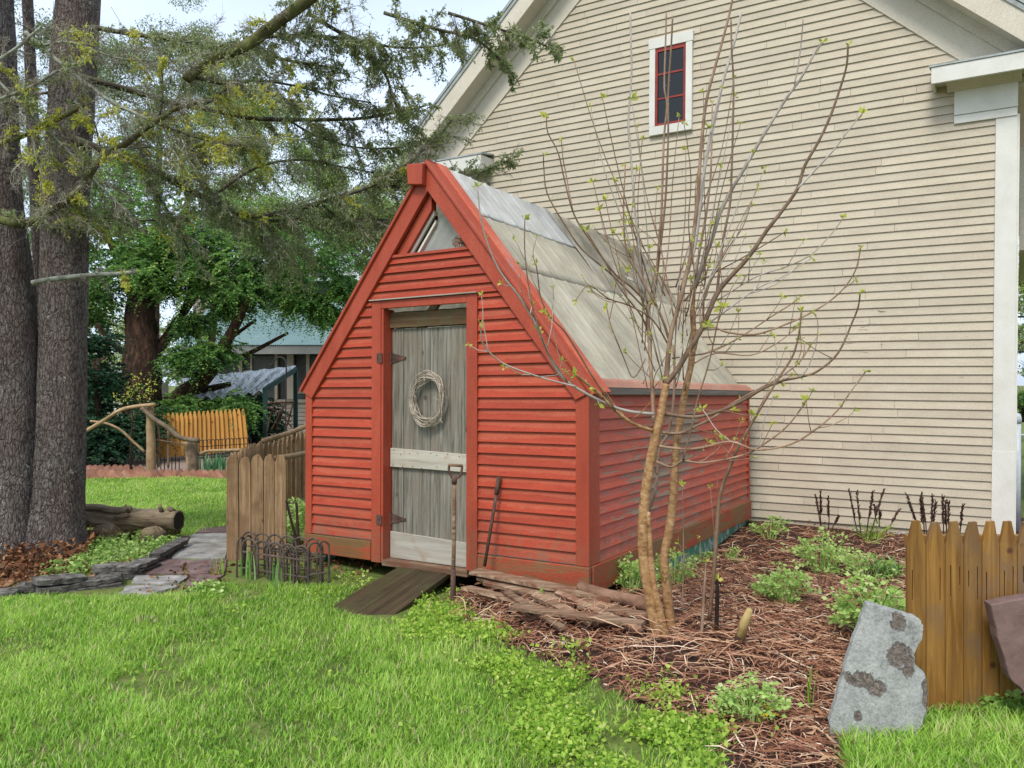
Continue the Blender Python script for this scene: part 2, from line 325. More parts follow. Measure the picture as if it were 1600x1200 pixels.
M['needle_y'] = m_leaf('yellow_green_needles', [(0, (0.36, 0.42, 0.06)), (0.5, (0.64, 0.66, 0.11)), (0.85, (0.76, 0.70, 0.14)), (1, (0.66, 0.36, 0.10))], 0.5)
M['yew'] = m_leaf('yew_foliage', [(0, (0.030, 0.080, 0.028)), (0.35, (0.085, 0.20, 0.055)), (0.7, (0.21, 0.39, 0.09)), (1, (0.42, 0.57, 0.15))], 0.45)
M['fir_dark'] = m_leaf('dark_fir_foliage', [(0, (0.008, 0.030, 0.014)), (0.6, (0.025, 0.075, 0.035)), (1, (0.07, 0.15, 0.06))], 0.25)
M['far_leaf'] = m_leaf('spring_tree_leaf', [(0, (0.13, 0.19, 0.05)), (0.5, (0.31, 0.42, 0.12)), (1, (0.54, 0.61, 0.24))], 0.5)
M['far_grey'] = m_leaf('grey_green_tree_leaf', [(0, (0.11, 0.14, 0.075)), (0.5, (0.25, 0.31, 0.15)), (1, (0.44, 0.49, 0.27))], 0.45)
M['grass'] = m_leaf('lawn_blade', [(0, (0.10, 0.22, 0.03)), (0.3, (0.22, 0.42, 0.05)), (0.6, (0.37, 0.60, 0.085)), (0.92, (0.58, 0.73, 0.20)), (0.96, (0.55, 0.48, 0.24)), (1, (0.64, 0.57, 0.36))], 0.45, 0.45)
M['cover'] = m_leaf('ground_cover_leaf', [(0, (0.11, 0.24, 0.025)), (0.4, (0.30, 0.50, 0.06)), (0.75, (0.50, 0.66, 0.11)), (1, (0.66, 0.72, 0.24))], 0.5)
M['celandine'] = m_leaf('pale_green_lobed_leaf', [(0, (0.16, 0.31, 0.055)), (0.35, (0.40, 0.59, 0.145)), (0.7, (0.58, 0.75, 0.27)), (1, (0.74, 0.83, 0.42))], 0.5)
M['strap'] = m_leaf('strap_leaf', [(0, (0.07, 0.19, 0.03)), (0.6, (0.18, 0.36, 0.08)), (1, (0.42, 0.55, 0.30))], 0.3)
M['iris'] = m_leaf('iris_leaf', [(0, (0.06, 0.20, 0.08)), (0.6, (0.16, 0.36, 0.17)), (1, (0.34, 0.52, 0.30))], 0.3)
M['drybrown'] = m_leaf('dry_brown_leaf', [(0, (0.05, 0.022, 0.012)), (0.4, (0.16, 0.066, 0.03)), (0.75, (0.30, 0.14, 0.065)), (1, (0.42, 0.26, 0.15))], 0.15, 0.8)
M['fernstalk'] = m_leaf('dark_fertile_frond', [(0, (0.022, 0.012, 0.009)), (0.6, (0.06, 0.03, 0.02)), (1, (0.12, 0.06, 0.04))], 0.0, 0.9)
M['tuft'] = m_leaf('orange_dry_grass', [(0, (0.22, 0.10, 0.03)), (0.6, (0.40, 0.22, 0.08)), (1, (0.45, 0.36, 0.12))], 0.2)
M['flower'] = m_leaf('yellow_petals', [(0, (0.70, 0.55, 0.02)), (1, (0.80, 0.68, 0.05))], 0.3)
M['metal_roof'] = m_noise('green_metal_roof', [(0.3, (0.26, 0.40, 0.36)), (0.7, (0.40, 0.54, 0.50))], 0.8, rough=0.35, bump=0, spec=0.6)
M['grey_siding'] = m_noise('grey_beige_siding', [(0.3, (0.28, 0.25, 0.20)), (0.7, (0.37, 0.33, 0.27))], 3, bump=0.1)
M['grey_wall'] = m_noise('pale_grey_fascia', [(0.3, (0.34, 0.34, 0.32)), (0.7, (0.42, 0.42, 0.40))], 3, bump=0.1)
M['screen'] = m_noise('porch_screen', [(0.3, (0.03, 0.035, 0.033)), (0.7, (0.09, 0.10, 0.09))], 2, rough=0.4, bump=0)
M['canopy'] = m_noise('streaked_plastic_sheet', [(0.36, (0.08, 0.11, 0.11)), (0.5, (0.36, 0.38, 0.40)), (0.62, (0.66, 0.68, 0.72))], 7, (5, 0.5, 1), rough=0.25, bump=0.2, spec=0.6)
M['green_post'] = m_noise('dark_green_post', [(0.3, (0.014, 0.04, 0.038)), (0.7, (0.028, 0.07, 0.062))], 5, bump=0.2)
M['galv'] = m_noise('galvanised_steel', [(0.3, (0.34, 0.37, 0.40)), (0.7, (0.50, 0.54, 0.58))], 8, rough=0.35, bump=0.1, spec=0.6)

def make_bark():
    k = NM('furrowed_conifer_bark'); co = k.coord((1, 1, 0.28)); warp = k.n('ShaderNodeTexNoise', {'Vector': k.coord((1, 1, .6)), 'Scale': 9.0, 'Detail': 4.0})
    wv = k.n('ShaderNodeVectorMath', operation='SCALE'); k.set(wv, 0, warp.outputs['Color']); wv.inputs['Scale'].default_value = 0.09
    ad = k.n('ShaderNodeVectorMath', operation='ADD'); k.set(ad, 0, co); k.set(ad, 1, wv.outputs[0])
    vo = k.n('ShaderNodeTexVoronoi', {'Vector': ad.outputs[0], 'Scale': 34.0}, feature='DISTANCE_TO_EDGE'); crack = k.ramp(vo.outputs['Distance'], [(0.0, g(0)), (0.16, g(1))])
    n1 = k.noise(k.coord((1, 1, .6)), 44, 9, 0.8, 0.5); n2 = k.noise(k.coord(), 1.9, 3, 0.5); n3 = k.noise(k.coord((1, 1, .4)), 7, 4, .6)
    f = k.math('ADD', k.math('MULTIPLY', n1, 0.78), k.math('ADD', k.math('MULTIPLY', crack, 0.07), k.math('MULTIPLY', n3, 0.16)))
    c = k.ramp(f, [(0.34, (0.022, 0.018, 0.016)), (0.45, (0.095, 0.078, 0.070)), (0.54, (0.23, 0.195, 0.18)), (0.64, (0.39, 0.355, 0.33)), (0.78, (0.56, 0.54, 0.50))])
    c = k.mix(k.ramp(n2, [(0.42, g(0)), (0.66, g(0.45))]), c, (0.14, 0.075, 0.06))
    up = k.n('ShaderNodeSeparateXYZ', {0: k.coord()}).outputs[2]; low = k.ramp(k.math('MULTIPLY', up, 0.5), [(0.0, g(1)), (0.55, g(0))])
    lich = k.ramp(k.math('ADD', k.noise(k.coord(), 12, 5, 0.7), k.math('MULTIPLY', low, 0.06)), [(0.665, g(0)), (0.68, g(1))])
    c = k.mix(lich, c, (0.56, 0.59, 0.46))
    gl = k.ramp(k.noise(k.coord(), 90, 4, 0.7), [(0.60, g(0)), (0.66, g(0.85))]); c = k.mix(gl, c, (0.46, 0.44, 0.40))
    k.bump(k.math('ADD', k.math('MULTIPLY', crack, .5), n1), 1.0, 0.05); return k.done(c, 0.9, 0.25)
M['bark_old'] = make_bark()

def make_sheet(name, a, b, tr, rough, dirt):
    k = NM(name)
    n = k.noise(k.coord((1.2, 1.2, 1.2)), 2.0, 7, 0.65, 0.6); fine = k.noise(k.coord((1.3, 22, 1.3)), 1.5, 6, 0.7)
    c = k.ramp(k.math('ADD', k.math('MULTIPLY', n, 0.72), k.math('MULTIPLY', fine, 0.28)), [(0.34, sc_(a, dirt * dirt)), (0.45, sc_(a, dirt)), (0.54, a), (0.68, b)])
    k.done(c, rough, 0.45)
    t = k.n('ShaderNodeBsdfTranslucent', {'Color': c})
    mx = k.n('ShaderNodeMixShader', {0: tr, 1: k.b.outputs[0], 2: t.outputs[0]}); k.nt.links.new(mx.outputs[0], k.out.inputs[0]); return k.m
M['fibre'] = make_sheet('old_fibreglass_sheet', (0.62, 0.565, 0.44), (0.76, 0.72, 0.595), 0.32, 0.45, 0.80)
M['fibre_left'] = make_sheet('brightened_fibreglass_sheet', (0.70, 0.68, 0.60), (0.84, 0.83, 0.76), 0.72, 0.4, 0.8)  # left slope's copy, paler and more translucent to brighten the gable window
M['fibre_dirty'] = make_sheet('dirty_fibreglass_sheet', (0.44, 0.395, 0.31), (0.64, 0.62, 0.56), 0.30, 0.5, 0.62)
M['fibre_clear'] = make_sheet('clear_corrugated_sheet', (0.70, 0.69, 0.65), (0.82, 0.81, 0.78), 0.30, 0.3, 0.84)

def glass_mat():
    k = NM('gable_pane'); k.done((0.9, 0.93, 0.93), 0.02, 0.5)
    t = k.n('ShaderNodeBsdfTransparent', {'Color': (0.9, 0.93, 0.93)})
    mx = k.n('ShaderNodeMixShader', {0: 0.88, 1: k.b.outputs[0], 2: t.outputs[0]}); k.nt.links.new(mx.outputs[0], k.out.inputs[0]); return k.m
M['pane'] = glass_mat()
def make_slab_mat(chips):
    """blue-grey stone with ragged brown broken patches at the given local spots (x, z, rx, rz)"""
    k = NM('chipped_blue_grey_stone'); co = k.coord(); n = k.noise(co, 10, 8, 0.7, 0.4); fine = k.noise(co, 70, 6, 0.75)
    c = k.ramp(k.math('ADD', k.math('MULTIPLY', n, 0.5), k.math('MULTIPLY', fine, 0.5)), [(0.30, (0.06, 0.06, 0.055)), (0.42, (0.23, 0.235, 0.22)), (0.52, (0.335, 0.34, 0.32)), (0.7, (0.49, 0.495, 0.465))])
    sp = k.n('ShaderNodeSeparateXYZ', {0: co}); m = None
    for (x, z, rx, rz) in chips:
        dx = k.math('DIVIDE', k.math('SUBTRACT', sp.outputs[0], x), rx); dz = k.math('DIVIDE', k.math('SUBTRACT', sp.outputs[2], z), rz)
        d = k.math('SUBTRACT', 1.0, k.math('SQRT', k.math('ADD', k.math('MULTIPLY', dx, dx), k.math('MULTIPLY', dz, dz))))
        m = d if m is None else k.math('MAXIMUM', m, d)
    m = k.math('ADD', m, k.math('MULTIPLY', k.math('SUBTRACT', k.noise(co, 26, 7, 0.7), 0.5), 2.6)); mk = k.ramp(m, [(-0.0, g(0)), (0.06, g(.7)), (0.30, g(1))])
    br = k.ramp(k.noise(co, 55, 7, 0.75, 0.5), [(0.32, (0.04, 0.032, 0.026)), (0.50, (0.15, 0.12, 0.10)), (0.68, (0.32, 0.27, 0.23))]); c = k.mix(mk, c, br)
    h = k.math('ADD', k.math('MULTIPLY', fine, 0.5), k.math('MULTIPLY', mk, k.math('SUBTRACT', k.noise(co, 50, 6, 0.7), 1.1)))
    k.bump(h, 0.9, 0.018); return k.done(c, 0.85, 0.3)
#@PART2
# ---------------------------------------------------------------- camera, light, sky
cam = bpy.data.cameras.new('camera'); co_ = bpy.data.objects.new('camera', cam); COL.objects.link(co_)
co_.location = (0, 0, CH); co_.rotation_euler = (R(90), 0, 0)
cam.sensor_width = 36; cam.lens = F / 1600 * 36; cam.clip_start = 0.05; cam.clip_end = 2000
SC.camera = co_
SUN_EL, SUN_AZ = R(52), R(205)       # azimuth measured from +Y clockwise: behind the camera, a little to the left
sl = bpy.data.lights.new('sun', 'SUN'); so = bpy.data.objects.new('sun', sl); COL.objects.link(so)
sl.energy = 1.7; sl.angle = R(17); sl.color = (1, 0.95, 0.84)
sdir = V((math.sin(SUN_AZ) * math.cos(SUN_EL), math.cos(SUN_AZ) * math.cos(SUN_EL), math.sin(SUN_EL)))
so.rotation_euler = sdir.to_track_quat('Z', 'Y').to_euler()
wd = bpy.data.worlds.new('World'); SC.world = wd; wd.use_nodes = True
nt = wd.node_tree; bg = nt.nodes['Background']
sky = nt.nodes.new('ShaderNodeTexSky'); sky.sky_type = 'NISHITA'; sky.sun_disc = False
sky.sun_elevation = SUN_EL; sky.sun_rotation = SUN_AZ; sky.dust_density = 3.0; sky.air_density = 1.0; sky.ozone_density = 1.0
tc = nt.nodes.new('ShaderNodeTexCoord'); mp = nt.nodes.new('ShaderNodeMapping'); mp.inputs['Scale'].default_value = (1.2, 1.2, 3)
nz = nt.nodes.new('ShaderNodeTexNoise'); nz.inputs['Scale'].default_value = 1.6; nz.inputs['Detail'].default_value = 6
cr = nt.nodes.new('ShaderNodeValToRGB'); cr.color_ramp.elements[0].position = 0.36; cr.color_ramp.elements[0].color = (0.62,) * 3 + (1,); cr.color_ramp.elements[1].position = 0.6; cr.color_ramp.elements[1].color = (0.93,) * 3 + (1,)
mx = nt.nodes.new('ShaderNodeMix'); mx.data_type = 'RGBA'; mx.inputs[7].default_value = (4.9, 5.7, 7.0, 1)
L = nt.links.new
L(tc.outputs['Generated'], mp.inputs[0]); L(mp.outputs[0], nz.inputs['Vector']); L(nz.outputs['Fac'], cr.inputs[0])
L(cr.outputs[0], mx.inputs[0]); L(sky.outputs[0], mx.inputs[6]); L(mx.outputs[2], bg.inputs[0]); bg.inputs[1].default_value = 0.12
SC.view_settings.view_transform = 'Standard'; SC.view_settings.look = 'None'; SC.view_settings.gamma = 1
SC.view_settings.exposure = 0.82

# ---------------------------------------------------------------- zones on the ground
def poly(px): return np.array([[*(G(u, v).xy)] for u, v in px])
BED = poly([(730, 902), (702, 925), (722, 972), (790, 1008), (870, 1043), (960, 1083), (1050, 1118), (1110, 1150), (1150, 1240), (1300, 1240), (1320, 1120), (1430, 1118), (1900, 1115), (1900, 800), (1168, 815), (1000, 860), (900, 900)])
COVER = poly([(600, 985), (660, 940), (705, 922), (735, 965), (800, 1000), (880, 1040), (1000, 1085), (1100, 1120), (1135, 1160), (1140, 1240), (860, 1240), (790, 1110), (720, 1040), (655, 1010)])
LAWN = poly([(-700, 960), (0, 936), (90, 932), (190, 936), (300, 934), (345, 914), (470, 918), (560, 918), (520, 952), (605, 980), (660, 945), (712, 960), (790, 1012), (900, 1062), (1010, 1112), (1110, 1150), (1150, 1240), (-1200, 1240)])
LAWN2 = poly([(-60, 748), (358, 748), (430, 752), (380, 800), (352, 824), (300, 836), (240, 838), (110, 842), (-80, 800)])
LAWN3 = poly([(1440, 1118), (1600, 1112), (1900, 1108), (1900, 1240), (1330, 1240), (1310, 1150)])
LITTER = poly([(-300, 870), (-20, 850), (130, 840), (285, 838), (275, 855), (180, 885), (60, 905), (-300, 925)])
DIRT = poly([(-300, 738), (380, 740), (470, 700), (470, 655), (-500, 655)])
def inside(P, pts):
    x = pts[:, 0]; y = pts[:, 1]; r = np.zeros(len(pts), bool); n = len(P)
    for i in range(n):
        x0, y0 = P[i]; x1, y1 = P[(i + 1) % n]
        c = ((y0 > y) != (y1 > y)) & (x < (x1 - x0) * (y - y0) / (y1 - y0 + 1e-12) + x0)
        r ^= c
    return r
def wobble(pts, s, amp):
    o = np.array([[mn.noise((p[0] * s, p[1] * s, 1.7)), mn.noise((p[0] * s, p[1] * s, 9.1))] for p in pts]).reshape(-1, 2)
    return pts + o * amp
def scatter(P, n, rng=NR):
    lo = P.min(0); hi = P.max(0); pts = lo + (hi - lo) * rng.random((n, 2))
    return pts[inside(P, pts)]
def gzs(p): return np.array([gz(a, b) for a, b in p])

def build_ground():
    xs = np.concatenate([[-600, -200, -80, -40, -24, -16, -12], np.arange(-9, 6.01, 0.1), [7, 9, 14, 24, 40, 90, 250, 600]])
    ys = np.concatenate([[-300, -60, -15, -4, 0, 1.5], np.arange(2.4, 14.01, 0.1), [15, 16, 18, 20, 24, 30, 45, 80, 200, 700]])
    X, Yy = np.meshgrid(xs, ys); pts = np.stack([X.ravel(), Yy.ravel()], 1)
    z = gzs(pts); v = np.column_stack([pts, z])
    nx, ny = len(xs), len(ys); i = np.arange(nx * ny).reshape(ny, nx)
    f = np.stack([i[:-1, :-1], i[:-1, 1:], i[1:, 1:], i[1:, :-1]], -1).reshape(-1, 4)
    q = wobble(pts, 3.0, 0.12)
    bed = inside(BED, q) * 1.0; dirt = inside(DIRT, pts) * 1.0; lit = inside(LITTER, q) * 1.0
    rnd = np.where(bed > 0, 0.9, np.where(lit > 0, 0.65, np.where(dirt > 0, 0.05, 0.35)))
    k = NM('ground_soil'); a = k.attr(); n = k.noise(k.coord(), 14, 8, 0.7, 0.5); n2 = k.noise(k.coord(), 1.1, 4, 0.6)
    lawn = k.ramp(k.math('ADD', k.math('MULTIPLY', n, 0.6), k.math('MULTIPLY', n2, 0.4)), [(0.35, (0.06, 0.085, 0.02)), (0.52, (0.13, 0.17, 0.04)), (0.68, (0.22, 0.17, 0.09))])
    dirt_c = k.ramp(n, [(0.3, (0.22, 0.15, 0.12)), (0.7, (0.36, 0.27, 0.225))])
    lit_c = k.ramp(n, [(0.3, (0.04, 0.026, 0.018)), (0.7, (0.13, 0.085, 0.055))])
    bed_c = k.ramp(n, [(0.3, (0.022, 0.012, 0.009)), (0.55, (0.060, 0.030, 0.022)), (0.75, (0.13, 0.065, 0.045))])
    c = k.mix(k.ramp(a, [(0.15, g(0)), (0.25, g(1))]), dirt_c, lawn); c = k.mix(k.ramp(a, [(0.45, g(0)), (0.55, g(1))]), c, lit_c); c = k.mix(k.ramp(a, [(0.72, g(0)), (0.82, g(1))]), c, bed_c)
    k.bump(n, 0.8, 0.03); m = k.done(c, 0.95, 0.2)
    tag(fast('ground', v, f, rnd, m, None, True), kind='structure')
build_ground()

# ---------------------------------------------------------------- clapboard walls
def clap(mb, mp, a0, a1, a0t, a1t, c0, c1, th=0.025, rnd=None):
    """one lapped board; mp maps (along, out, up) to local; out is measured away from the wall"""
    j = lambda: RNG.uniform(-0.0015, 0.0015)
    d0 = c0 + j(); d1 = c0 + j(); ct = c1 + 0.004; tt = 0.003
    vs = [mp(a0, 0, d0), mp(a1, 0, d1), mp(a1, th, d1), mp(a0, th, d0), mp(a0t, tt, ct), mp(a1t, tt, ct), mp(a1t, 0, ct), mp(a0t, 0, ct)]
    o = len(mb.v); mb.add(vs, [(0, 1, 2, 3), (3, 2, 5, 4), (4, 5, 6, 7), (0, 3, 4, 7), (1, 6, 5, 2)], rnd)
    for q in (4, 5, 6, 7): mb.fr[o + q] = 1.0

# ---------------------------------------------------------------- red shed
def norm(v): return V(v).normalized()
e1 = norm((-2080 / F, 1, -20 / F)); e2 = V((760 / F, 1, -20 / F)); e2 = (e2 - e1 * e2.dot(e1)).normalized()
ex = -e1; eu = ex.cross(e2)
SO = W(917, 915, 5.22)
SM = Matrix(((ex.x, e2.x, eu.x, SO.x), (ex.y, e2.y, eu.y, SO.y), (ex.z, e2.z, eu.z, SO.z), (0, 0, 0, 1)))
def S(a, b, c): return V((-a, b, c))
def SW(a, b, c): return SM @ S(a, b, c)
def proj_plane(u, v, n, p0):
    r = V(((u - 800) / F, 1, (600 - v) / F)); c = V((0, 0, CH))
    return c + r * ((p0 - c).dot(n) / r.dot(n))
def front(u, v, b=0.0): return SM.inverted() @ proj_plane(u, v, e2, SO + e2 * b)

AP = (1.262, 2.935); TL = (2.535, 1.267); TR = (-0.06, 1.258)
kL = (AP[1] - TL[1]) / (TL[0] - AP[0]); kR = (AP[1] - TR[1]) / (AP[0] - TR[0])
sL = math.sin(math.atan(kL)); sR = math.sin(math.atan(kR))
def aL(c, off=0.0): return TL[0] - (c - TL[1]) / kL - off / sL
def aR(c, off=0.0): return TR[0] + (c - TR[1]) / kR + off / sR
def cTop(off_l, off_r):     # height where the two offset roof lines meet
    A = TL[0] + TL[1] / kL - off_l / sL; B = TR[0] - TR[1] / kR + off_r / sR
    return (A - B) / (1 / kL + 1 / kR)

def build_shed():
    root = thing('shed', 'red clapboard garden shed with steep translucent roof and grey plank door', 'shed', mat=SM)
    B = lambda mb, n, m, par=root, **k: mb.build(n, m, par, world=False, **k)
    e = 0.0777
    fm = lambda a, o, c: S(a, -o, c)
    mb = MB(); c = 0.135; i = 0
    while c < 1.94:
        c1 = min(c + e, 1.96)
        def lim(cc): return min(2.45, aL(cc, 0.09)), max(0.05, aR(cc, 0.09))
        l0, r0 = lim(c); l1, r1 = lim(c1)
        for (p, q, pt, qt) in ((l0, 1.785, l1, 1.785), (0.845, r0, 0.845, r1)):
            clap(mb, fm, p, q, pt, qt, c, c1, rnd=RNG.random())
        c = c1
    for kk in range(5):
        c = 1.96 + kk * 0.0665; c1 = c + 0.0665
        clap(mb, fm, aL(c, 0.08), aR(c, 0.08), aL(c1, 0.08), aR(c1, 0.08), c, c1)
    B(mb, 'front_siding', M['red_front'])
    # core walls
    mb = MB(); t = V((0, 0.05, 0))
    mb.prism([S(1.70, 0, 0.0), S(2.48, 0, 0.0), S(2.48, 0, 1.29), S(aL(1.90, 0.05), 0, 1.90), S(1.70, 0, 1.90)], t)
    mb.prism([S(0.02, 0, 0.0), S(0.92, 0, 0.0), S(0.92, 0, 1.90), S(aR(1.90, 0.05), 0, 1.90), S(0.02, 0, 1.29)], t)
    mb.prism([S(aL(1.902, 0.05), 0, 1.902), S(aR(1.902, 0.05), 0, 1.902), S(aR(2.27, 0.05), 0, 2.27), S(aL(2.27, 0.05), 0, 2.27)], t)
    mb.box((-0.05, 0.052, 0.0), (-0.0, 3.9, 1.24)); mb.box((-2.5, 0.052, 0.0), (-2.45, 3.9, 1.24))
    mb.prism([S(0.05, 3.86, 0), S(2.45, 3.86, 0), S(2.45, 3.86, 1.25), S(1.26, 3.86, 2.8), S(0.05, 3.86, 1.25)], (0, 0.04, 0))
    mb.box((-2.44, 0.06, 0.0), (-0.06, 3.85, 0.04))
    B(mb, 'wall_frame', M['trim_cream'])
    # base boards
    mb = MB(); mb.box((-2.50, -0.04, -0.02), (-1.805, -0.001, 0.125)); B(mb, 'base_board', M['base_front'], bevel=0.005)
    mb = MB(); mb.box((-0.828, -0.04, -0.012), (0.034, -0.001, 0.125)); B(mb, 'base_board', M['base_bare'], bevel=0.005)
    mb = MB(); mb.box((0.001, 0.012, -0.06), (0.042, 3.91, 0.125)); tag(B(mb, 'base_board', M['base_bare'], bevel=0.005), 'long side base board, red paint worn to bare wood')
    # corner boards
    mb = MB(); mb.box((-0.066, -0.03, 0.127), (0.030, -0.001, 1.28)); B(mb, 'corner_board', M['red_trim'], bevel=0.004)
    mb = MB(); mb.box((0.001, 0.0, 0.127), (0.027, 0.142, 1.234)); B(mb, 'corner_board', M['red_trim'], bevel=0.004)
    mb = MB(); mb.box((-2.502, -0.03, 0.127), (-2.432, -0.001, 1.30)); B(mb, 'corner_board', M['red_trim'], bevel=0.004)
    mb = MB(); mb.box((0.001, 3.865, 0.127), (0.027, 3.915, 1.234)); B(mb, 'corner_board', M['red_trim'], bevel=0.004)
    # right side siding
    sm = lambda b, o, c: V((o, b, c))
    mb = MB(); c = 0.127; ns = 14; es = (1.236 - c) / ns
    for kk in range(ns):
        cuts = [0.143, RNG.uniform(1.0, 2.6), 3.864]
        for q in range(2):
            clap(mb, sm, cuts[q], cuts[q + 1] - 0.0018, cuts[q], cuts[q + 1] - 0.003, c + kk * es, c + (kk + 1) * es)
    B(mb, 'side_siding', M['red_side'])
    # eave boards of the right side
    mb = MB(); mb.box((0.001, 0.10, 1.238), (0.07, 3.90, 1.285)); B(mb, 'eave_board', m_wood('bare_eave_board', [(0.3, (0.08, 0.065, 0.055)), (0.6, (0.22, 0.19, 0.16)), (0.8, (0.30, 0.22, 0.18))], 1, 18), bevel=0.004)
    mb = MB(); mb.prism([V((0.074, 0.16, 1.287)), V((0.001, 0.16, 1.287)), V((0.001, 0.16, 1.352)), V((0.040, 0.16, 1.332))], (0, 3.70, 0))
    B(mb, 'eave_strip', m_paint('faded_eave_strip', [(0.3, (0.34, 0.13, 0.09)), (0.7, (0.46, 0.24, 0.17))], nsc=4, sc=(1, 0.4, 1), peel=[((3, 1, 5), 2, 0.55, 0.65, (0.38, 0.34, 0.28), 0)]), bevel=0.004)
    # foundation under the side base board
    mb = MB(); mb.box((-0.06, 1.2, -0.42), (-0.012, 3.88, -0.001)); mb.box((-2.46, 0.1, -0.35), (-2.40, 3.85, -0.001))
    B(mb, 'foundation', M['green_found'])
    # rakes
    def rake(side, o0, o1, b0, b1, name, mat, cbot=None, bev=0.004):
        f = aL if side == 'L' else aR; mb = MB()
        if side == 'L': ct0, ct1 = cTop(o0, o0), cTop(o1, o1)
        else: ct0, ct1 = cTop(o0, o0), cTop(o1, o1)
        tip = TL[1] if side == 'L' else TR[1]
        cb0 = tip - o0 * 0.6 if cbot is None else cbot; cb1 = (tip - 0.055) * (o1 > 0.1) + tip * (o1 <= 0.1) if cbot is None else cbot
        pts = [S(f(cb0, o0), b0, cb0), S(f(ct0, o0), b0, ct0), S(f(ct1, o1), b0, ct1), S(f(cb1, o1), b0, cb1)]
        mb.prism(pts, (0, b1 - b0, 0)); return B(mb, name, mat, bevel=bev)
    rake('L', 0.0, 0.122, -0.042, -0.008, 'rake_board', M['red_trim'])
    rake('R', 0.0, 0.128, -0.046, -0.008, 'rake_board', M['red_trim'])
    rake('L', -0.018, 0.004, -0.062, 0.16, 'rake_edge', M['red_trim'])
    # right roof edge boards lying on the slope
    nR = V((kR, 0, 1)).normalized() if False else V((math.sin(math.atan(kR)), 0, math.cos(math.atan(kR))))
    nL = V((-math.sin(math.atan(kL)), 0, math.cos(math.atan(kL))))
    def on_r(t, b, h=0.0):
        c = lerp(TR[1] - 0.02, AP[1] + 0.005, t); return S(aR(c), b, c) + nR * h
    def on_l(t, b, h=0.0):
        c = lerp(TL[1] - 0.02, AP[1] + 0.005, t); return S(aL(c), b, c) + nL * h
    mb = MB(); mb.prism([on_r(0, -0.068, -0.012), on_r(0, 0.05, -0.012), on_r(1, 0.05, -0.012), on_r(1, -0.068, -0.012)], nR * 0.026); B(mb, 'rake_cap', M['red_trim'], bevel=0.004)
    mb = MB(); mb.prism([on_r(0.0, 0.055, 0.0), on_r(0.0, 0.175, 0.0), on_r(1.0, 0.175, 0.0), on_r(1.0, 0.055, 0.0)], nR * 0.030)
    B(mb, 'rake_cap', m_paint('faded_cap_paint', [(0.3, (0.42, 0.075, 0.04)), (0.6, (0.50, 0.12, 0.07)), (0.8, (0.52, 0.20, 0.14))], nsc=4, peel=[((2, 4, 2), 2.2, 0.60, 0.67, (0.34, 0.27, 0.27), 0)]), bevel=0.006)
    # ridge beam end
    mb = MB(); mb.prism([S(1.275, 0, 2.765), S(1.405, 0, 2.785), S(1.415, 0, 2.935), S(1.268, 0, 2.925)], (0, 0.13, 0))
    o = B(mb, 'ridge_beam', M['red_trim'], bevel=0.006); o.location = (0, -0.10, 0)
    mb = MB(); mb.box((-1.33, 0.05, 2.70), (-1.22, 3.84, 2.83)); B(mb, 'ridge_pole', M['trim_cream'])
    # gable window
    wr = MB(); cs = 2.292
    def ring(o0, o1, b0, b1, left=True, right=True, mb=None, cb=cs):
        if left: mb.prism([S(aL(cb, o0), b0, cb), S(aL(cTop(o0, o0), o0), b0, cTop(o0, o0)), S(aL(cTop(o1, o1), o1), b0, cTop(o1, o1)), S(aL(cb, o1), b0, cb)], (0, b1 - b0, 0))
        if right: mb.prism([S(aR(cb, o0), b0, cb), S(aR(cTop(o0, o0), o0), b0, cTop(o0, o0)), S(aR(cTop(o1, o1), o1), b0, cTop(o1, o1)), S(aR(cb, o1), b0, cb)], (0, b1 - b0, 0))
    ring(0.124, 0.205, 0.0, 0.06, True, False, wr); ring(0.13, 0.14, 0.0, 0.10, False, True, wr)
    win = B(wr, 'gable_window', M['red_trim'])
    mb = MB(); ring(0.206, 0.226, 0.03, 0.08, True, False, mb); ring(0.246, 0.262, 0.05, 0.09, True, False, mb); B(mb, 'frame', M['white'], win)
    mb = MB(); ring(0.227, 0.245, 0.05, 0.08, True, False, mb); B(mb, 'seal', M['dark'], win)
    mb = MB(); p = [S(aL(cs, 0.262), 0.075, cs), S(aL(cTop(0.262, 0.14), 0.262), 0.075, cTop(0.262, 0.14)), S(aR(cs, 0.14), 0.075, cs)]
    mb.prism(p, (0, 0.004, 0)); B(mb, 'glass', M['pane'], win)
    mb = MB(); mb.box((-aL(2.275, 0.11), -0.03, 2.272), (-aR(2.275, 0.11), 0.11, 2.292)); B(mb, 'window_sill', M['red_trim'])
    # door casing
    cas = MB(); cas.box((-1.802, -0.034, -0.03), (-1.712, 0.0, 1.955)); B(cas, 'door_casing', M['red_trim'], bevel=0.004)
    mb = MB(); mb.box((-1.711, -0.028, -0.03), (-1.690, 0.10, 1.892)); B(mb, 'door_jamb', M['red_trim'], bevel=0.003)
    mb = MB(); mb.box((-0.926, -0.034, 0.0), (-0.835, 0.0, 1.955)); B(mb, 'door_casing', M['red_trim'], bevel=0.004)
    mb = MB(); mb.box((-0.934, 0.001, 0.0), (-0.92, 0.10, 1.892)); B(mb, 'door_jamb', M['red_trim'])
    mb = MB(); mb.box((-1.711, -0.032, 1.893), (-0.927, 0.0, 1.953)); B(mb, 'door_header', M['red_trim'], bevel=0.004)
    mb = MB(); mb.box((-1.815, -0.052, 1.956), (-0.83, -0.002, 1.964)); B(mb, 'drip_edge', M['door_rail'])
    mb = MB(); n = 12; vs = []; fs = []
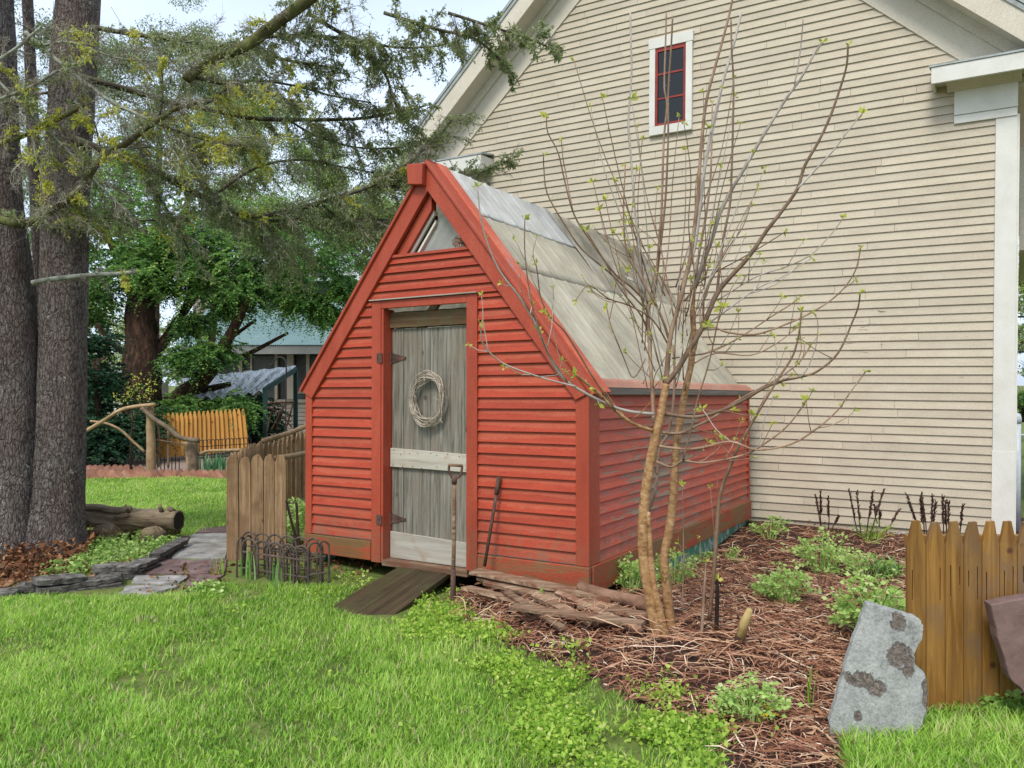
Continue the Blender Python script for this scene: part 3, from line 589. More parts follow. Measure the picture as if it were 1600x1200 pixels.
    for k in range(n + 1):
        a = lerp(1.688, 0.937, k / n); w1 = 0.004 * mn.noise((k * .8, 1, 2)); w2 = 0.006 * mn.noise((k * .7, 5, 2))
        vs += [S(a, 0.048, 1.752 + w1), S(a, 0.040 + w1, 1.80), S(a, 0.050, 1.862 + w2), S(a, 0.075, 1.874 + w2), S(a, 0.13, 1.874), S(a, 0.13, 1.752)]
    for k in range(n):
        for q in range(6): o = k * 6; fs.append((o + q, o + (q + 1) % 6, o + 6 + (q + 1) % 6, o + 6 + q))
    fs += [(5, 4, 3, 2, 1, 0), tuple(n * 6 + q for q in range(6))]; mb.add(vs, fs); B(mb, 'lintel', M['log'])
    # door
    d = MB(); xs = [1.686, 1.575, 1.40, 1.325, 1.135, 0.936]
    for a0, a1 in zip(xs[:-1], xs[1:]): d.box((-a0 + 0.002, 0.072 + RNG.uniform(0, 0.004), 0.0), (-a1 - 0.002, 0.10, 1.745 + RNG.uniform(-0.006, 0.003)))
    door = B(d, 'door', M['door'])
    mb = MB(); mb.prism([S(1.685, 0.048, 0.692), S(0.945, 0.048, 0.682), S(0.945, 0.048, 0.81), S(1.683, 0.048, 0.835)], (0, 0.022, 0)); B(mb, 'rail', M['door_rail'], door, bevel=0.003)
    mb = MB(); mb.prism([S(1.684, 0.050, 0.0), S(0.94, 0.050, 0.0), S(0.94, 0.050, 0.175), S(1.684, 0.050, 0.20)], (0, 0.02, 0)); B(mb, 'rail', M['door_rail'], door, bevel=0.003)
    mb = MB()
    for (zz) in (0.70, 0.80):
        for q in range(9):
            a = lerp(1.66, 0.97, q / 8) + RNG.uniform(-0.02, 0.02); z = zz + RNG.uniform(-0.012, 0.02) - 0.015 * q / 8
            nb = MB(); nb.tube([S(a, 0.0485, z), S(a, 0.046, z)], 0.004, 6); B(nb, 'nail', M['black_iron'], door)
    pass
    for cz in (1.52, 0.295):
        mb = MB(); mb.prism([S(1.688, 0.066, cz - 0.042), S(1.55, 0.066, cz - 0.006), S(1.55, 0.066, cz + 0.008), S(1.688, 0.066, cz + 0.04)], (0, 0.005, 0))
        mb.box((-1.745, -0.04, cz - 0.038), (-1.694, -0.0345, cz + 0.036)); mb.tube([S(1.689, 0.060, cz - 0.048), S(1.689, 0.060, cz + 0.048)], 0.008, 8)
        B(mb, 'hinge', M['rust'], door)
    mb = MB(); mb.tube([S(0.952, 0.07, 1.06), S(0.945, 0.03, 1.045), S(0.955, 0.02, 0.99), S(0.948, 0.035, 0.93), S(0.945, 0.07, 0.89)], [0.012, 0.014, 0.012, 0.012, 0.010], 6); B(mb, 'handle', M['black_iron'], door, smooth=True)
    mb = MB(); mb.box((-1.70, -0.03, -0.05), (-0.92, 0.11, -0.004)); B(mb, 'threshold', M['oldwood'], bevel=0.006)
    # roof sheets
    def sheet(b0, b1, t0, t1, lift, name, mat, on=on_r, skew=0.0, nb=None, sag=0.0, wave=0.0):
        nb = nb or int((b1 - b0) / 0.017); ntt = 14; vs = []; fs = []; nrm = nR if on is on_r else nL
        for jt in range(ntt + 1):
            t = lerp(t0, t1, jt / ntt); be = b1 + skew * t
            for ib in range(nb + 1):
                b = lerp(b0, be, ib / nb); ph = ((b / 0.205) % 1.0) - 0.5
                h = 0.013 * math.exp(-(ph / 0.05) ** 2) + 0.0006 * math.cos(2 * math.pi * b / 0.068)
                h += sag * math.sin(math.pi * (b - b0) / (be - b0)) + wave * mn.noise((b * 4, t * 5, lift * 50)) + 0.006 * mn.noise((b * 1.5, t * 3, 2))
                vs.append(on(t, b, lift + h))
        for jt in range(ntt):
            for ib in range(nb):
                o = jt * (nb + 1) + ib; fs.append((o, o + 1, o + nb + 2, o + nb + 1))
        mb = MB(); mb.add(vs, fs, RNG.random()); ob = B(mb, name, mat, smooth=True)
        sd_ = ob.modifiers.new('Solidify', 'SOLIDIFY'); sd_.thickness = 0.003; return ob
    sheet(0.16, 1.74, 0.02, 0.56, 0.003, 'roof_sheet', M['fibre']); sheet(0.16, 1.75, 0.53, 1.0, 0.007, 'roof_sheet', M['fibre'])
    sheet(1.70, 3.55, 0.02, 0.56, 0.007, 'roof_sheet', M['fibre'], skew=0.28, wave=0.01); tag(sheet(1.72, 3.55, 0.53, 1.0, 0.013, 'roof_sheet', M['fibre_dirty'], skew=0.45, wave=0.022, sag=-0.012), 'dirty wavy roof sheet at the back')
    tag(sheet(0.17, 1.80, 0.775, 1.005, 0.012, 'roof_sheet', M['fibre_clear'], skew=0.05, wave=0.006), 'newer clear roof sheet at the ridge')
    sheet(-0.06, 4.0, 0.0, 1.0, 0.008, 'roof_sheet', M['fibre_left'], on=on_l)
    mb = MB()
    for b in (0.9, 1.7, 2.55, 3.4):
        for on in (on_r, on_l):
            nn = nR if on is on_r else nL
            mb.prism([on(0.02, b, -0.075), on(0.02, b + 0.04, -0.075), on(0.97, b + 0.04, -0.075), on(0.97, b, -0.075)], nn * 0.07)
    B(mb, 'rafter', M['door_rail'])
    mb = MB()
    for tt in (0.35, 0.68):
        for on in (on_r,):
            mb.prism([on(tt, 0.10, -0.004), on(tt, 3.7, -0.004), on(tt + 0.02, 3.7, -0.004), on(tt + 0.02, 0.10, -0.004)], -nR * 0.03)
    B(mb, 'purlin', M['door_rail'])
    return root
shed = build_shed()

# ---------------------------------------------------------------- cream house
h1 = norm((-2000 / F, 1, 20 / F)); hn = h1.cross(V((0, 0, 1))).normalized()
if hn.y < 0: hn = -hn
hx = -h1; hu = hx.cross(hn)
HO = W(1582, 838, 20957.0 / 2782)
HM = Matrix(((hx.x, hn.x, hu.x, HO.x), (hx.y, hn.y, hu.y, HO.y), (hx.z, hn.z, hu.z, HO.z), (0, 0, 0, 1)))
def H(a, b, c): return V((-a, b, c))
def house_base(a): return 0.02 - 0.052 * a
def build_house():
    root = thing('house', 'big old cream clapboard house with white corner trim and peeling paint', 'house', mat=HM)
    B = lambda mb, n, m, par=root, **k: mb.build(n, m, par, world=False, **k)
    k = 0.9; W_ = 6.68; mid = 3.42
    def gl(c): return min(W_ - 0.10, 6.163 - (c - 4.705) / k)
    def gr(c): return max(0.17, 0.70 + (c - 4.745) / k)
    fm = lambda a, o, c: H(a, -o, c)
    mb = MB(); e = 0.0842; nrow = 80
    bow = lambda a, c: -0.050 * max(0, 1 - c / 1.6) * (a / 2.6)      # the lowest courses droop to the left
    for i in range(nrow):
        c0 = i * e; c1 = c0 + e
        l0, r0, l1, r1 = gl(c0), gr(c0), gl(c1), gr(c1)
        if l0 - r0 < 0.1: break
        cuts = [r0]; 
        while cuts[-1] < l0 - 0.3: cuts.append(cuts[-1] + RNG.choice([0.9, 1.4, 2.0, 2.6, 1.1]) * RNG.uniform(0.7, 1.2))
        cuts[-1] = l0
        for q in range(len(cuts) - 1):
            p0, p1 = cuts[q], cuts[q + 1] - 0.003
            if q == 0: p0t = max(r1, p0)
            else: p0t = p0
            p1t = min(l1, p1) if q == len(cuts) - 2 else p1
            # two pieces along so the droop shows
            nseg = max(1, int((p1 - p0) / 0.6)); rr = RNG.random(); jj = RNG.uniform(-0.0025, 0.0025)
            vs = []; fs = []
            for m_ in range(nseg + 1):
                t = m_ / nseg; aa = lerp(p0, p1, t); at_ = lerp(p0t, p1t, t)
                lo = c0 + bow(aa, c0) + jj + RNG.uniform(-0.0012, 0.0012); hi = c1 + bow(at_, c1) + 0.006
                vs += [H(aa, 0, lo), H(aa, -0.019, lo), H(at_, -0.003, hi)]
            for m_ in range(nseg):
                o = m_ * 3; fs += [(o, o + 3, o + 4, o + 1), (o + 1, o + 4, o + 5, o + 2)]
            fs += [(0, 1, 2), tuple(nseg * 3 + x for x in (2, 1, 0))]
            mb.add(vs, fs, rr)
    B(mb, 'siding', M['cream'])
    # core
    mb = MB(); top = 4.745 + k * (mid - 0.70) + 0.3
    mb.prism([H(0.02, 0.004, -0.30), H(W_ - 0.02, 0.004, -0.30), H(W_ - 0.02, 0.004, 4.25), H(mid, 0.004, top), H(0.02, 0.004, 4.25)], (0, 9.0, 0)); B(mb, 'wall', M['cream'])
    mb = MB(); mb.prism([H(0.0, -0.012, -0.25), H(W_, -0.012, -0.6), H(W_, -0.012, -0.375), H(0.0, -0.012, -0.012)], (0, 0.015, 0)); B(mb, 'foundation', M['found_white'])
    mb = MB(); mb.box((-0.172, -0.026, 0.0), (0.012, 0.0, 0.80)); mb.box((-0.168, -0.022, 0.80), (0.008, 0.0, 3.95)); B(mb, 'corner_board', M['white'], bevel=0.004)
    mb = MB(); mb.box((0.0, 0.001, 0.0), (0.026, 0.16, 3.95)); B(mb, 'corner_board', M['white'])
    mb = MB(); mb.box((-W_, -0.026, -0.3), (-W_ + 0.17, 0.0, 4.1)); B(mb, 'corner_board', M['white'])
    # cornice returns
    def ret(a0, a1, cf0, cf1, fz, fname):
        mb = MB(); lo, hi = min(a0, a1), max(a0, a1)
        mb.box((-hi, -0.30, cf0), (-lo, -0.27, cf1)); mb.box((-hi, -0.27, cf0 + 0.05), (-lo, 0.003, cf1 - 0.002)); mb.box((-hi, -0.269, cf0), (-hi + 0.025, 0.0, cf0 + 0.049)); mb.box((-lo - 0.025, -0.269, cf0), (-lo, 0.0, cf0 + 0.049))
        r = B(mb, 'cornice_return', M['white'], bevel=0.004)
        mb = MB(); mb.prism([H(lo - 0.02, -0.31, cf1 + 0.001), H(hi + 0.02, -0.31, cf1 + 0.001), H(hi + 0.02, 0.0, cf1 + 0.05), H(lo - 0.02, 0.0, cf1 + 0.05)], (0, 0, 0.018)); B(mb, 'flashing', M['slate'], r)
        f0, f1 = fz
        mb = MB(); mb.box((-f1, -0.045, cf0 - 0.255), (-f0, 0.001, cf0 + 0.048)); B(mb, 'frieze', M['white'], r, bevel=0.003)
        mb = MB(); mb.box((-f1, -0.034, cf0 - 0.335), (-f0 - 0.004, 0.001, cf0 - 0.257)); B(mb, 'architrave', M['white'], r, bevel=0.003)
        mb = MB(); mb.prism([H(f0 - 0.03, -0.046, cf0 - 0.03), H(f0 - 0.03, -0.046, cf0 + 0.047), H(f0 - 0.03, -0.15, cf0 + 0.047)], (-(f1 - f0 + 0.09), 0, 0)); B(mb, 'bed_mould', M['trim_cream'], r)
    ret(-0.30, 0.69, 4.265, 4.42, (-0.01, 0.512), 'r'); ret(5.86, W_ + 0.30, 4.16, 4.345, (6.17, W_), 'l')
    # rakes: frieze on the wall, soffit, fascia
    for s, f in (('l', lambda c, o: 6.163 - (c - o - 4.705) / k), ('r', lambda c, o: 0.70 + (c - o - 4.745) / k)):
        c0 = 4.45 if s == 'r' else 4.34; c1 = 4.745 + k * (mid - 0.70)
        def band(o0, o1, b0, b1, n, m):
            mb = MB(); out = []
            amin = (W_ + 0.31) if s == 'l' else -0.31
            def cmin(o):
                c = c0
                a_ = f(c, o)
                if s == 'l' and a_ > amin: c = o + 4.705 - k * (amin - 6.163)
                if s == 'r' and a_ < amin: c = o + 4.745 + k * (amin - 0.70)
                return c
            pl = [(cmin(o0), o0), (c1 + o0, o0), (c1 + o1, o1), (cmin(o1), o1)]
            for (c, o) in pl: out.append(H(f(c, o), b0, c))
            mb.prism(out, (0, b1 - b0, 0)); return B(mb, n, m)
        band(0.0, 0.32, -0.030, -0.001, 'rake_frieze', M['trim_cream']); band(0.32, 0.45, -0.07, -0.001, 'rake_moulding', M['trim_cream'])
        band(0.45, 0.49, -0.29, -0.071, 'soffit', M['trim_cream']); band(0.43, 0.70, -0.32, -0.291, 'rake_fascia', M['trim_cream'])
        band(0.70, 0.75, -0.335, -0.25, 'rake_edge', M['slate'])
        mb = MB(); cr_ = 0.76 + (4.705 - k * (W_ + .33 - 6.163) if s == 'l' else 4.745 + k * (-.33 - 0.70)); p = [H(f(cr_, 0.76), -0.345, cr_), H(f(c1 + 0.76, 0.76), -0.345, c1 + 0.76)]
        mb.prism([p[0], p[1], p[1] + V((0, 0, 0.05)), p[0] + V((0, 0, 0.05))], (0, 9.6, 0)); B(mb, 'roof', M['slate'])
    # attic window
    wf = MB(); wf.box((-3.648, -0.056, 4.295), (-3.131, -0.001, 4.395)); wf.box((-3.648, -0.054, 4.396), (-3.578, -0.001, 5.30)); wf.box((-3.206, -0.054, 4.396), (-3.131, -0.001, 5.30)); wf.box((-3.66, -0.058, 5.301), (-3.12, -0.001, 5.42))
    w = B(wf, 'window', M['white'], bevel=0.003)
    mb = MB(); mb.box((-3.577, -0.046, 4.397), (-3.548, -0.002, 5.299)); mb.box((-3.236, -0.046, 4.397), (-3.207, -0.002, 5.299)); mb.box((-3.547, -0.044, 4.397), (-3.237, -0.002, 4.425)); mb.box((-3.547, -0.044, 5.255), (-3.237, -0.002, 5.299))
    for c in (4.70, 4.985): mb.box((-3.547, -0.040, c), (-3.237, -0.004, c + 0.020))
    B(mb, 'sash', M['sash'], w)
    mb = MB(); mb.box((-3.547, -0.030, 4.426), (-3.237, -0.026, 5.254)); B(mb, 'pane', M['glass_dark'], w)
    # eave and porch roof along the right side wall
    mb = MB(); mb.box((0.001, 0.002, 4.20), (0.30, 9.0, 4.30)); B(mb, 'side_eave', M['trim_cream'])
    mb = MB(); mb.box((0.03, 1.1, 2.83), (1.6, 4.2, 3.9)); B(mb, 'porch_roof', M['trim_cream'])
    return root
house = build_house()
#@PART3
# ---------------------------------------------------------------- smooth curves
def smooth(pts, n=4):
    pts = [V(p) for p in pts]; out = []
    if len(pts) < 3: return pts
    for i in range(len(pts) - 1):
        p0 = pts[max(i - 1, 0)]; p1 = pts[i]; p2 = pts[i + 1]; p3 = pts[min(i + 2, len(pts) - 1)]
        for k in range(n):
            t = k / n
            out.append(0.5 * ((2 * p1) + (p2 - p0) * t + (2 * p0 - 5 * p1 + 4 * p2 - p3) * t * t + (3 * p1 - p0 - 3 * p2 + p3) * t ** 3))
    out.append(pts[-1]); return out
def taper(n, r0, r1): return [lerp(r0, r1, i / max(1, n - 1)) for i in range(n)]
def rv(s=1.0): return V((RNG.gauss(0, s), RNG.gauss(0, s), RNG.gauss(0, s)))

# ---------------------------------------------------------------- budding multi-stem sapling
def build_sapling():
    Y0 = 4.5; base = G(1038, 1000)
    root = thing('sapling', 'bare multi-stemmed young tree with tan bark and opening yellow-green buds', 'tree', base)
    def path(px, y0=0.0, y1=0.0): return smooth([W(u, v, Y0 + lerp(y0, y1, i / (len(px) - 1))) for i, (u, v) in enumerate(px)], 4)
    def px2r(w): return w * 0.5 * Y0 / F
    trunks = [([(1030,1003),(1018,945),(1006,870),(1006,800),(1013,740),(1022,692),(1031,655),(1036,625),(1041,600)], 0, 0.05, 20, 11),
              ([(1050,995),(1046,960),(1041,915),(1038,870),(1046,828),(1051,785),(1055,728),(1058,687),(1065,642),(1073,600),(1080,567),(1084,530),(1082,484),(1083,449)], 0.05, 0.25, 17, 8),
              ([(1042,1008),(1034,969),(1024,925),(1018,885),(1015,840),(1013,800)], -0.03, 0.0, 13, 6)]
    for px, a, b, w0, w1 in trunks:
        p = path(px, a, b); mb = MB(); rr = taper(len(p), px2r(w0), px2r(w1)); rr[0] *= 1.25; rr[1] *= 1.1
        # scars and swellings
        rr = [r * (1 + 0.07 * mn.noise((q.z * 14, w0, 0))) for r, q in zip(rr, p)]
        mb.tube(p, rr, 12, wob=0.06); mb.build('trunk', M['bark_sap'], root, smooth=True)
    br = [  # px path, depth start, depth end, width start, width end, material
      ([(1041,600),(1044,555),(1049,517),(1057,490),(1072,430),(1081,387),(1090,311),(1092,281),(1096,223),(1103,162),(1115,113),(1128,67),(1140,20),(1148,-20)], .05, -.1, 11, 4, 'bark_twig'),
      ([(1057,490),(1066,450),(1085,387),(1094,320),(1105,237),(1126,141),(1147,67),(1158,20)], .1, .3, 9, 5, 'bark_grey'),
      ([(1041,600),(1058,578),(1075,550),(1097,513),(1120,460),(1144,430),(1166,406),(1181,386),(1198,360),(1220,332),(1246,295),(1257,260),(1278,223),(1297,183),(1313,137),(1323,102),(1325,70)], .05, -.3, 12, 3.5, 'bark_twig'),
      ([(1246,295),(1274,265),(1302,235),(1323,207),(1347,177)], -.2, -.3, 4.5, 2.4, 'bark_grey'),
      ([(1120,458),(1127,397),(1133,358),(1141,316),(1143,270),(1145,205),(1146,130),(1143,72),(1142,30)], 0, .2, 6, 3.5, 'bark_twig'),
      ([(1083,449),(1092,428),(1103,398),(1113,371),(1124,335),(1141,300),(1159,270),(1180,233),(1206,190),(1229,153),(1252,121),(1273,83),(1286,66)], .25, .1, 11, 4, 'bark_grey'),
      ([(1241,132),(1247,105),(1252,67),(1255,30)], .12, .1, 3.2, 2.4, 'bark_grey'),
      ([(1086,440),(1090,410),(1097,370),(1104,330),(1110,280),(1112,220),(1113,160)], .25, .4, 7, 3, 'bark_twig'),
      ([(1022,660),(1020,625),(1016,555),(1013,500),(1015,473)], .05, .2, 8, 8, 'bark_twig'),
      ([(1015,473),(1005,452),(1000,408),(997,371),(992,328),(986,244),(982,190),(987,118),(986,66),(985,20)], .2, .3, 6, 4, 'bark_grey'),
      ([(1015,473),(1021,465),(1025,430),(1031,365),(1034,318),(1037,222),(1042,164),(1038,136),(1040,66),(1041,20)], .2, .1, 6, 3.4, 'bark_twig'),
      ([(1022,466),(1030,400),(1037,340),(1041,290),(1044,212),(1044,147),(1049,66),(1051,25)], .2, .05, 5.5, 3.6, 'bark_twig'),
      ([(1015,477),(985,447),(960,427),(922,375),(897,335),(883,285),(872,238),(856,207),(854,183)], .2, .1, 5, 2.4, 'bark_twig'),
      ([(895,330),(884,270),(880,250),(877,219)], .12, .1, 2.8, 2, 'bark_twig'),
      ([(1016,490),(957,430),(910,390),(880,347),(855,302),(850,265),(849,242)], .2, 0, 4.5, 2.2, 'bark_twig'),
      ([(1017,535),(1003,495),(972,455),(940,400),(915,360)], .2, .0, 4.5, 2.2, 'bark_twig'),
      ([(1045,530),(1036,502),(1022,472),(997,427),(980,397),(974,340),(977,257)], .1, -.1, 6, 2.8, 'bark_twig'),
      ([(1045,540),(1020,500),(985,478),(950,466),(920,446),(899,470)], .1, -.2, 4, 2, 'bark_twig'),
      ([(1020,673),(990,662),(962,642),(937,615),(915,598),(900,585)], .03, -.2, 8, 4, 'bark_sap'),
      ([(1022,647),(990,644),(962,637),(925,620),(887,597),(868,575),(850,537),(836,505),(810,462),(785,430),(767,395),(752,345),(746,292)], .03, -.4, 7, 2.6, 'bark_grey'),
      ([(962,641),(925,587),(900,545),(880,515),(860,495),(845,465),(840,427),(837,412)], -.08, -.2, 4, 2.2, 'bark_twig'),
      ([(887,597),(862,560),(850,537),(835,490),(825,440),(820,390),(820,342)], -.2, -.3, 3.5, 2.2, 'bark_twig'),
      ([(900,604),(860,594),(822,582),(785,567),(759,544),(752,527),(751,505)], -.2, -.5, 3.8, 2.2, 'bark_grey'),
      ([(1009,560),(990,590),(975,560),(955,510),(948,480)], .1, .2, 3.4, 2, 'bark_twig'),
      ([(1040,646),(1062,650),(1090,651),(1125,642),(1162,625),(1187,610),(1217,596),(1250,589),(1277,580),(1309,552),(1331,505),(1341,479),(1344,457)], .04, -.35, 8.5, 2.6, 'bark_sap'),
      ([(1035,676),(1062,677),(1085,667),(1115,652),(1145,630),(1200,600),(1225,585),(1250,565),(1266,540)], .02, .2, 6.5, 2.6, 'bark_sap'),
      ([(1030,697),(1050,700),(1075,702),(1100,699),(1142,690),(1182,703),(1236,694),(1277,669),(1309,641),(1325,618),(1353,580)], 0, -.4, 6, 2.4, 'bark_twig'),
      ([(1025,721),(1050,730),(1067,720),(1100,723),(1162,711),(1198,691),(1230,666),(1255,634)], 0, -.3, 6, 2.4, 'bark_twig'),
      ([(1067,720),(1080,670),(1090,625),(1102,587),(1112,550),(1121,505),(1127,480)], -.1, -.3, 4.2, 2.6, 'bark_twig'),
      ([(1097,513),(1118,512),(1135,519),(1167,523),(1192,520),(1230,506),(1261,492),(1293,473),(1318,451),(1337,422),(1345,387)], 0, -.3, 5, 2.4, 'bark_twig'),
      ([(1100,510),(1135,485),(1182,451),(1223,432),(1268,403)], 0, .3, 4, 2, 'bark_grey'),
      ([(1070,470),(1090,444),(1119,425),(1154,406),(1192,384),(1227,362)], .2, 0, 3.6, 2.2, 'bark_twig'),
      ([(1120,470),(1135,460),(1182,432),(1230,416),(1268,397),(1299,365),(1318,340)], 0, -.3, 3.6, 2, 'bark_grey'),
      ([(1084,568),(1119,552),(1173,555),(1214,536),(1246,511)], .2, .3, 3.6, 2, 'bark_twig'),
      ([(1096,511),(1094,500),(1097,473),(1116,429),(1138,387),(1160,356),(1173,320)], 0, .25, 4, 2.4, 'bark_twig'),
      ([(1050,560),(1075,556),(1108,551),(1142,535),(1175,515),(1205,495),(1232,478),(1249,465)], .1, -.2, 3.4, 2, 'bark_twig'),
      ([(1058,690),(1063,655),(1067,615)], .12, .2, 3, 2, 'bark_twig'),
      ([(1012,800),(1023,770),(1028,735),(1031,700),(1046,670),(1054,600),(1052,540)], .1, .3, 8, 5, 'bark_sap'),
      ([(1108,969),(1116,884),(1122,799),(1127,765),(1139,734),(1153,700),(1167,675),(1192,631),(1217,590),(1239,555),(1249,517),(1252,485)], .05, -.3, 9, 2.8, 'bark_twig'),
      ([(1066,960),(1068,860),(1066,757)], 0, .05, 3.4, 1.6, 'bark_twig'),
      ([(1119,988),(1121,930),(1120,905)], 0.02, 0.04, 9, 8, 'yewbark'),
      ([(1095,1015),(1098,960),(1101,913),(1103,880)], -.05, 0, 8, 3, 'bark_sap'),
      ([(1128,880),(1118,850),(1113,800),(1110,760)], 0, .1, 2.5, 1.5, 'bark_twig'),
      ([(1142,690),(1120,672),(1105,650),(1098,640)], -.1, -.05, 2.6, 1.6, 'bark_grey'),
      ([(1209,601),(1214,570),(1212,540),(1210,528)], -.2, -.2, 2.4, 1.4, 'bark_grey'),
      ([(1250,517),(1252,545),(1246,565)], -.2, -.2, 2.2, 1.6, 'bark_twig'),
      ([(1250,590),(1262,575),(1275,540),(1278,505),(1272,490)], -.2, -.25, 2.4, 1.4, 'bark_grey'),
      ([(1182,703),(1190,680),(1196,650),(1210,620)], -.2, -.2, 2.4, 1.4, 'bark_grey'),
    ]
    for q in range(38):      # straight fine rods rising in a fan out of the upper stems
        u0 = RNG.uniform(1000, 1100); v0 = RNG.uniform(430, 620); L_ = RNG.uniform(110, 380); sl = (u0 - 1050) / 150 + RNG.gauss(0, .24); a_ = RNG.uniform(-.1, .3)
        br.append(([(u0, v0), (u0 + sl * L_ * .3 + RNG.gauss(0, 4), v0 - L_ * .33), (u0 + sl * L_ * .62 + RNG.gauss(0, 5), v0 - L_ * .66), (u0 + sl * L_ * .85, v0 - L_)], a_, a_ + RNG.uniform(-.2, .2), RNG.uniform(2.2, 3.6), 1.5, RNG.choice(['bark_twig', 'bark_twig', 'bark_grey'])))
    buds = []
    def add_bud(p, s, n=6, dr=V((0, 0, 1))):
        for _ in range(n):
            d = (dr * 0.6 + rv(0.7)).normalized(); buds.append((p + rv(0.003), d, s * RNG.uniform(0.5, 1.15)))
    for bi, (px, a, b, w0, w1, mat) in enumerate(br):
        mat = 'bark_twig' if mat == 'bark_sap' and w0 < 8.6 and bi not in (18,) else mat; p = path(px, a, b); mb = MB()
        mb.tube(p, taper(len(p), px2r(w0 * .76), px2r(w1 * .78)), 7 if w0 > 6 else 5, wob=0.1)
        tip = p[-1]; tipdir = (p[-1] - p[-2]).normalized()
        if px[-1][1] > 60: add_bud(tip, 0.030 if RNG.random() < 0.75 else 0.048, 6, tipdir)
        L_ = sum((p[i + 1] - p[i]).length for i in range(len(p) - 1)); acc = 0; nxt = RNG.uniform(0.25, 0.5) if w0 > 3 else 9
        for i in range(len(p) - 1):
            acc += (p[i + 1] - p[i]).length
            if acc > nxt and i < len(p) - 2:
                nxt = acc + RNG.uniform(0.07, 0.19)
                d = (p[i + 1] - p[i]).normalized()
                if RNG.random() < (0.55 if p[i].z < CH + 0.25 else 0.3) and w0 < 9 and w0 > 2.5 and p[i].z < CH + 0.6:
                    q = [p[i]]; dd = (d * 0.5 + rv(0.5) + V((0, 0, RNG.choice([0.7, 0.7, -0.25])))).normalized()
                    for _ in range(RNG.randint(3, 6)):
                        q.append(q[-1] + dd * RNG.uniform(0.02, 0.055)); dd = (dd + rv(0.12) + V((0, 0, 0.1))).normalized()
                    mb.tube(q, taper(len(q), 0.0030, 0.0018), 4); add_bud(q[-1], RNG.uniform(0.024, 0.045), 6, dd)
                elif RNG.random() < 0.6: add_bud(p[i] + rv(0.002), RNG.uniform(0.009, 0.018) * (1.3 if p[i].z < CH + 0.3 else 1), 3, d + V((0, 0, 0.3)))
        if L_ > 0.35 and w0 < 10 and w0 > 2.5:
            for _ in range(RNG.choice([1, 2, 2, 3])):
                i = RNG.randint(len(p) // 5, len(p) - 3); fw = (p[i + 1] - p[i]).normalized(); q = [p[i]]; dd = (fw * RNG.uniform(.3, 1) + V((0, 0, RNG.uniform(.2, .9))) + rv(.4)).normalized(); n = RNG.randint(6, 11); stp = RNG.uniform(.018, .042)
                if p[i].z > CH + 0.75: continue
                for _k in range(n):
                    q.append(q[-1] + dd * stp); dd = (dd + rv(.10) + V((0, 0, .07))).normalized()
                    if RNG.random() < .3: add_bud(q[-1], RNG.uniform(.007, .016), 3, dd)
                mb.tube(q, taper(len(q), .0030, .0015), 4); add_bud(q[-1], RNG.uniform(.014, .034), 5, dd)
        mb.build('branch', M[mat], root, smooth=True)
    pos = np.array([list(b[0]) for b in buds]); dr = np.array([list(b[1]) for b in buds]); ln = np.array([b[2] for b in buds])
    v, f = leaves(pos, dr, ln, ln * 0.5); r = np.repeat(NR.random(len(pos)), 4)
    tag(fast('leaf_buds', v, f, r, M['bud'], root), kind='stuff')
build_sapling()

# stub of a cut branch poking out of the mulch
def single_tube(name, px, w, mat, label, cat, Y, n=10, par=None, wob=0.1):
    p = smooth([W(u, v, y) for (u, v), y in zip(px, Y)], 4); root = thing(name, label, cat, p[0])
    mb = MB(); mb.tube(p, [x * 0.5 * Y[0] / F for x in (w if hasattr(w, '__len__') else [w] * len(p))], n, wob=wob); mb.build('stem', M[mat], root, smooth=True)
    return root
t = thing('cut_stub', 'short cut branch stub with yellow bare wood sticking out of the mulch', 'stub', G(1153, 1010))
yb = G(1153, 1010).y
mb = MB(); mb.tube([W(1149, 1018, yb), W(1153, 1006, yb - .01), W(1157, 994, yb - .02)], [.034, .031, .028], 10, wob=.15); mb.build('bark', M['yewbark'], t, smooth=True)
mb = MB(); mb.tube([W(1156, 998, yb - .02), W(1164, 972, yb - .03), W(1172, 952, yb - .05)], [.027, .026, .016], 9, wob=.2); mb.build('bare_wood', m_noise('yellow_bare_wood', [(0.3, (0.30, 0.20, 0.07)), (0.6, (0.50, 0.38, 0.16)), (0.8, (0.60, 0.50, 0.28))], 12, bump=.3), t, smooth=True)

# ---------------------------------------------------------------- wreath, tools, nest, ramp
def build_wreath():
    c = SW(1.309, 0.045, 1.205); root = thing('wreath', 'twisted vine wreath hanging on the grey shed door', 'wreath', c)
    mb = MB()
    for k in range(20):
        ph = RNG.uniform(0, 6.28); rr = RNG.uniform(0.84, 1.10); n = 26; pts = []; f1 = RNG.choice([2, 3, 4]); am = RNG.uniform(0.03, 0.09); s1 = RNG.uniform(0, 6.28)
        ox, oz = RNG.uniform(-.012, .012), RNG.uniform(-.015, .015); span = RNG.uniform(0.75, 1.1)
        for i in range(n + 1):
            th = ph + 6.283 * span * i / n; q = rr * (1 + am * math.sin(f1 * th + s1))
            pts.append(SW(1.309 + 0.142 * q * math.cos(th) + ox, 0.045 - 0.03 * (0.5 + 0.5 * math.sin(2 * th + s1)) - k * 0.0008, 1.205 + 0.178 * q * math.sin(th) + oz))
        mb.tube(pts, RNG.uniform(0.0022, 0.0042), 5)
    for k in range(16):
        th = RNG.uniform(0, 6.28); p = SW(1.309 + 0.14 * math.cos(th), 0.02, 1.205 + 0.175 * math.sin(th)); q = p + rv(0.035) + V((0, -0.01, -0.01)); mb.tube([p, (p + q) / 2 + rv(0.008), q], 0.002, 4)
    mb.build('vines', M['wreath'], root)
build_wreath()

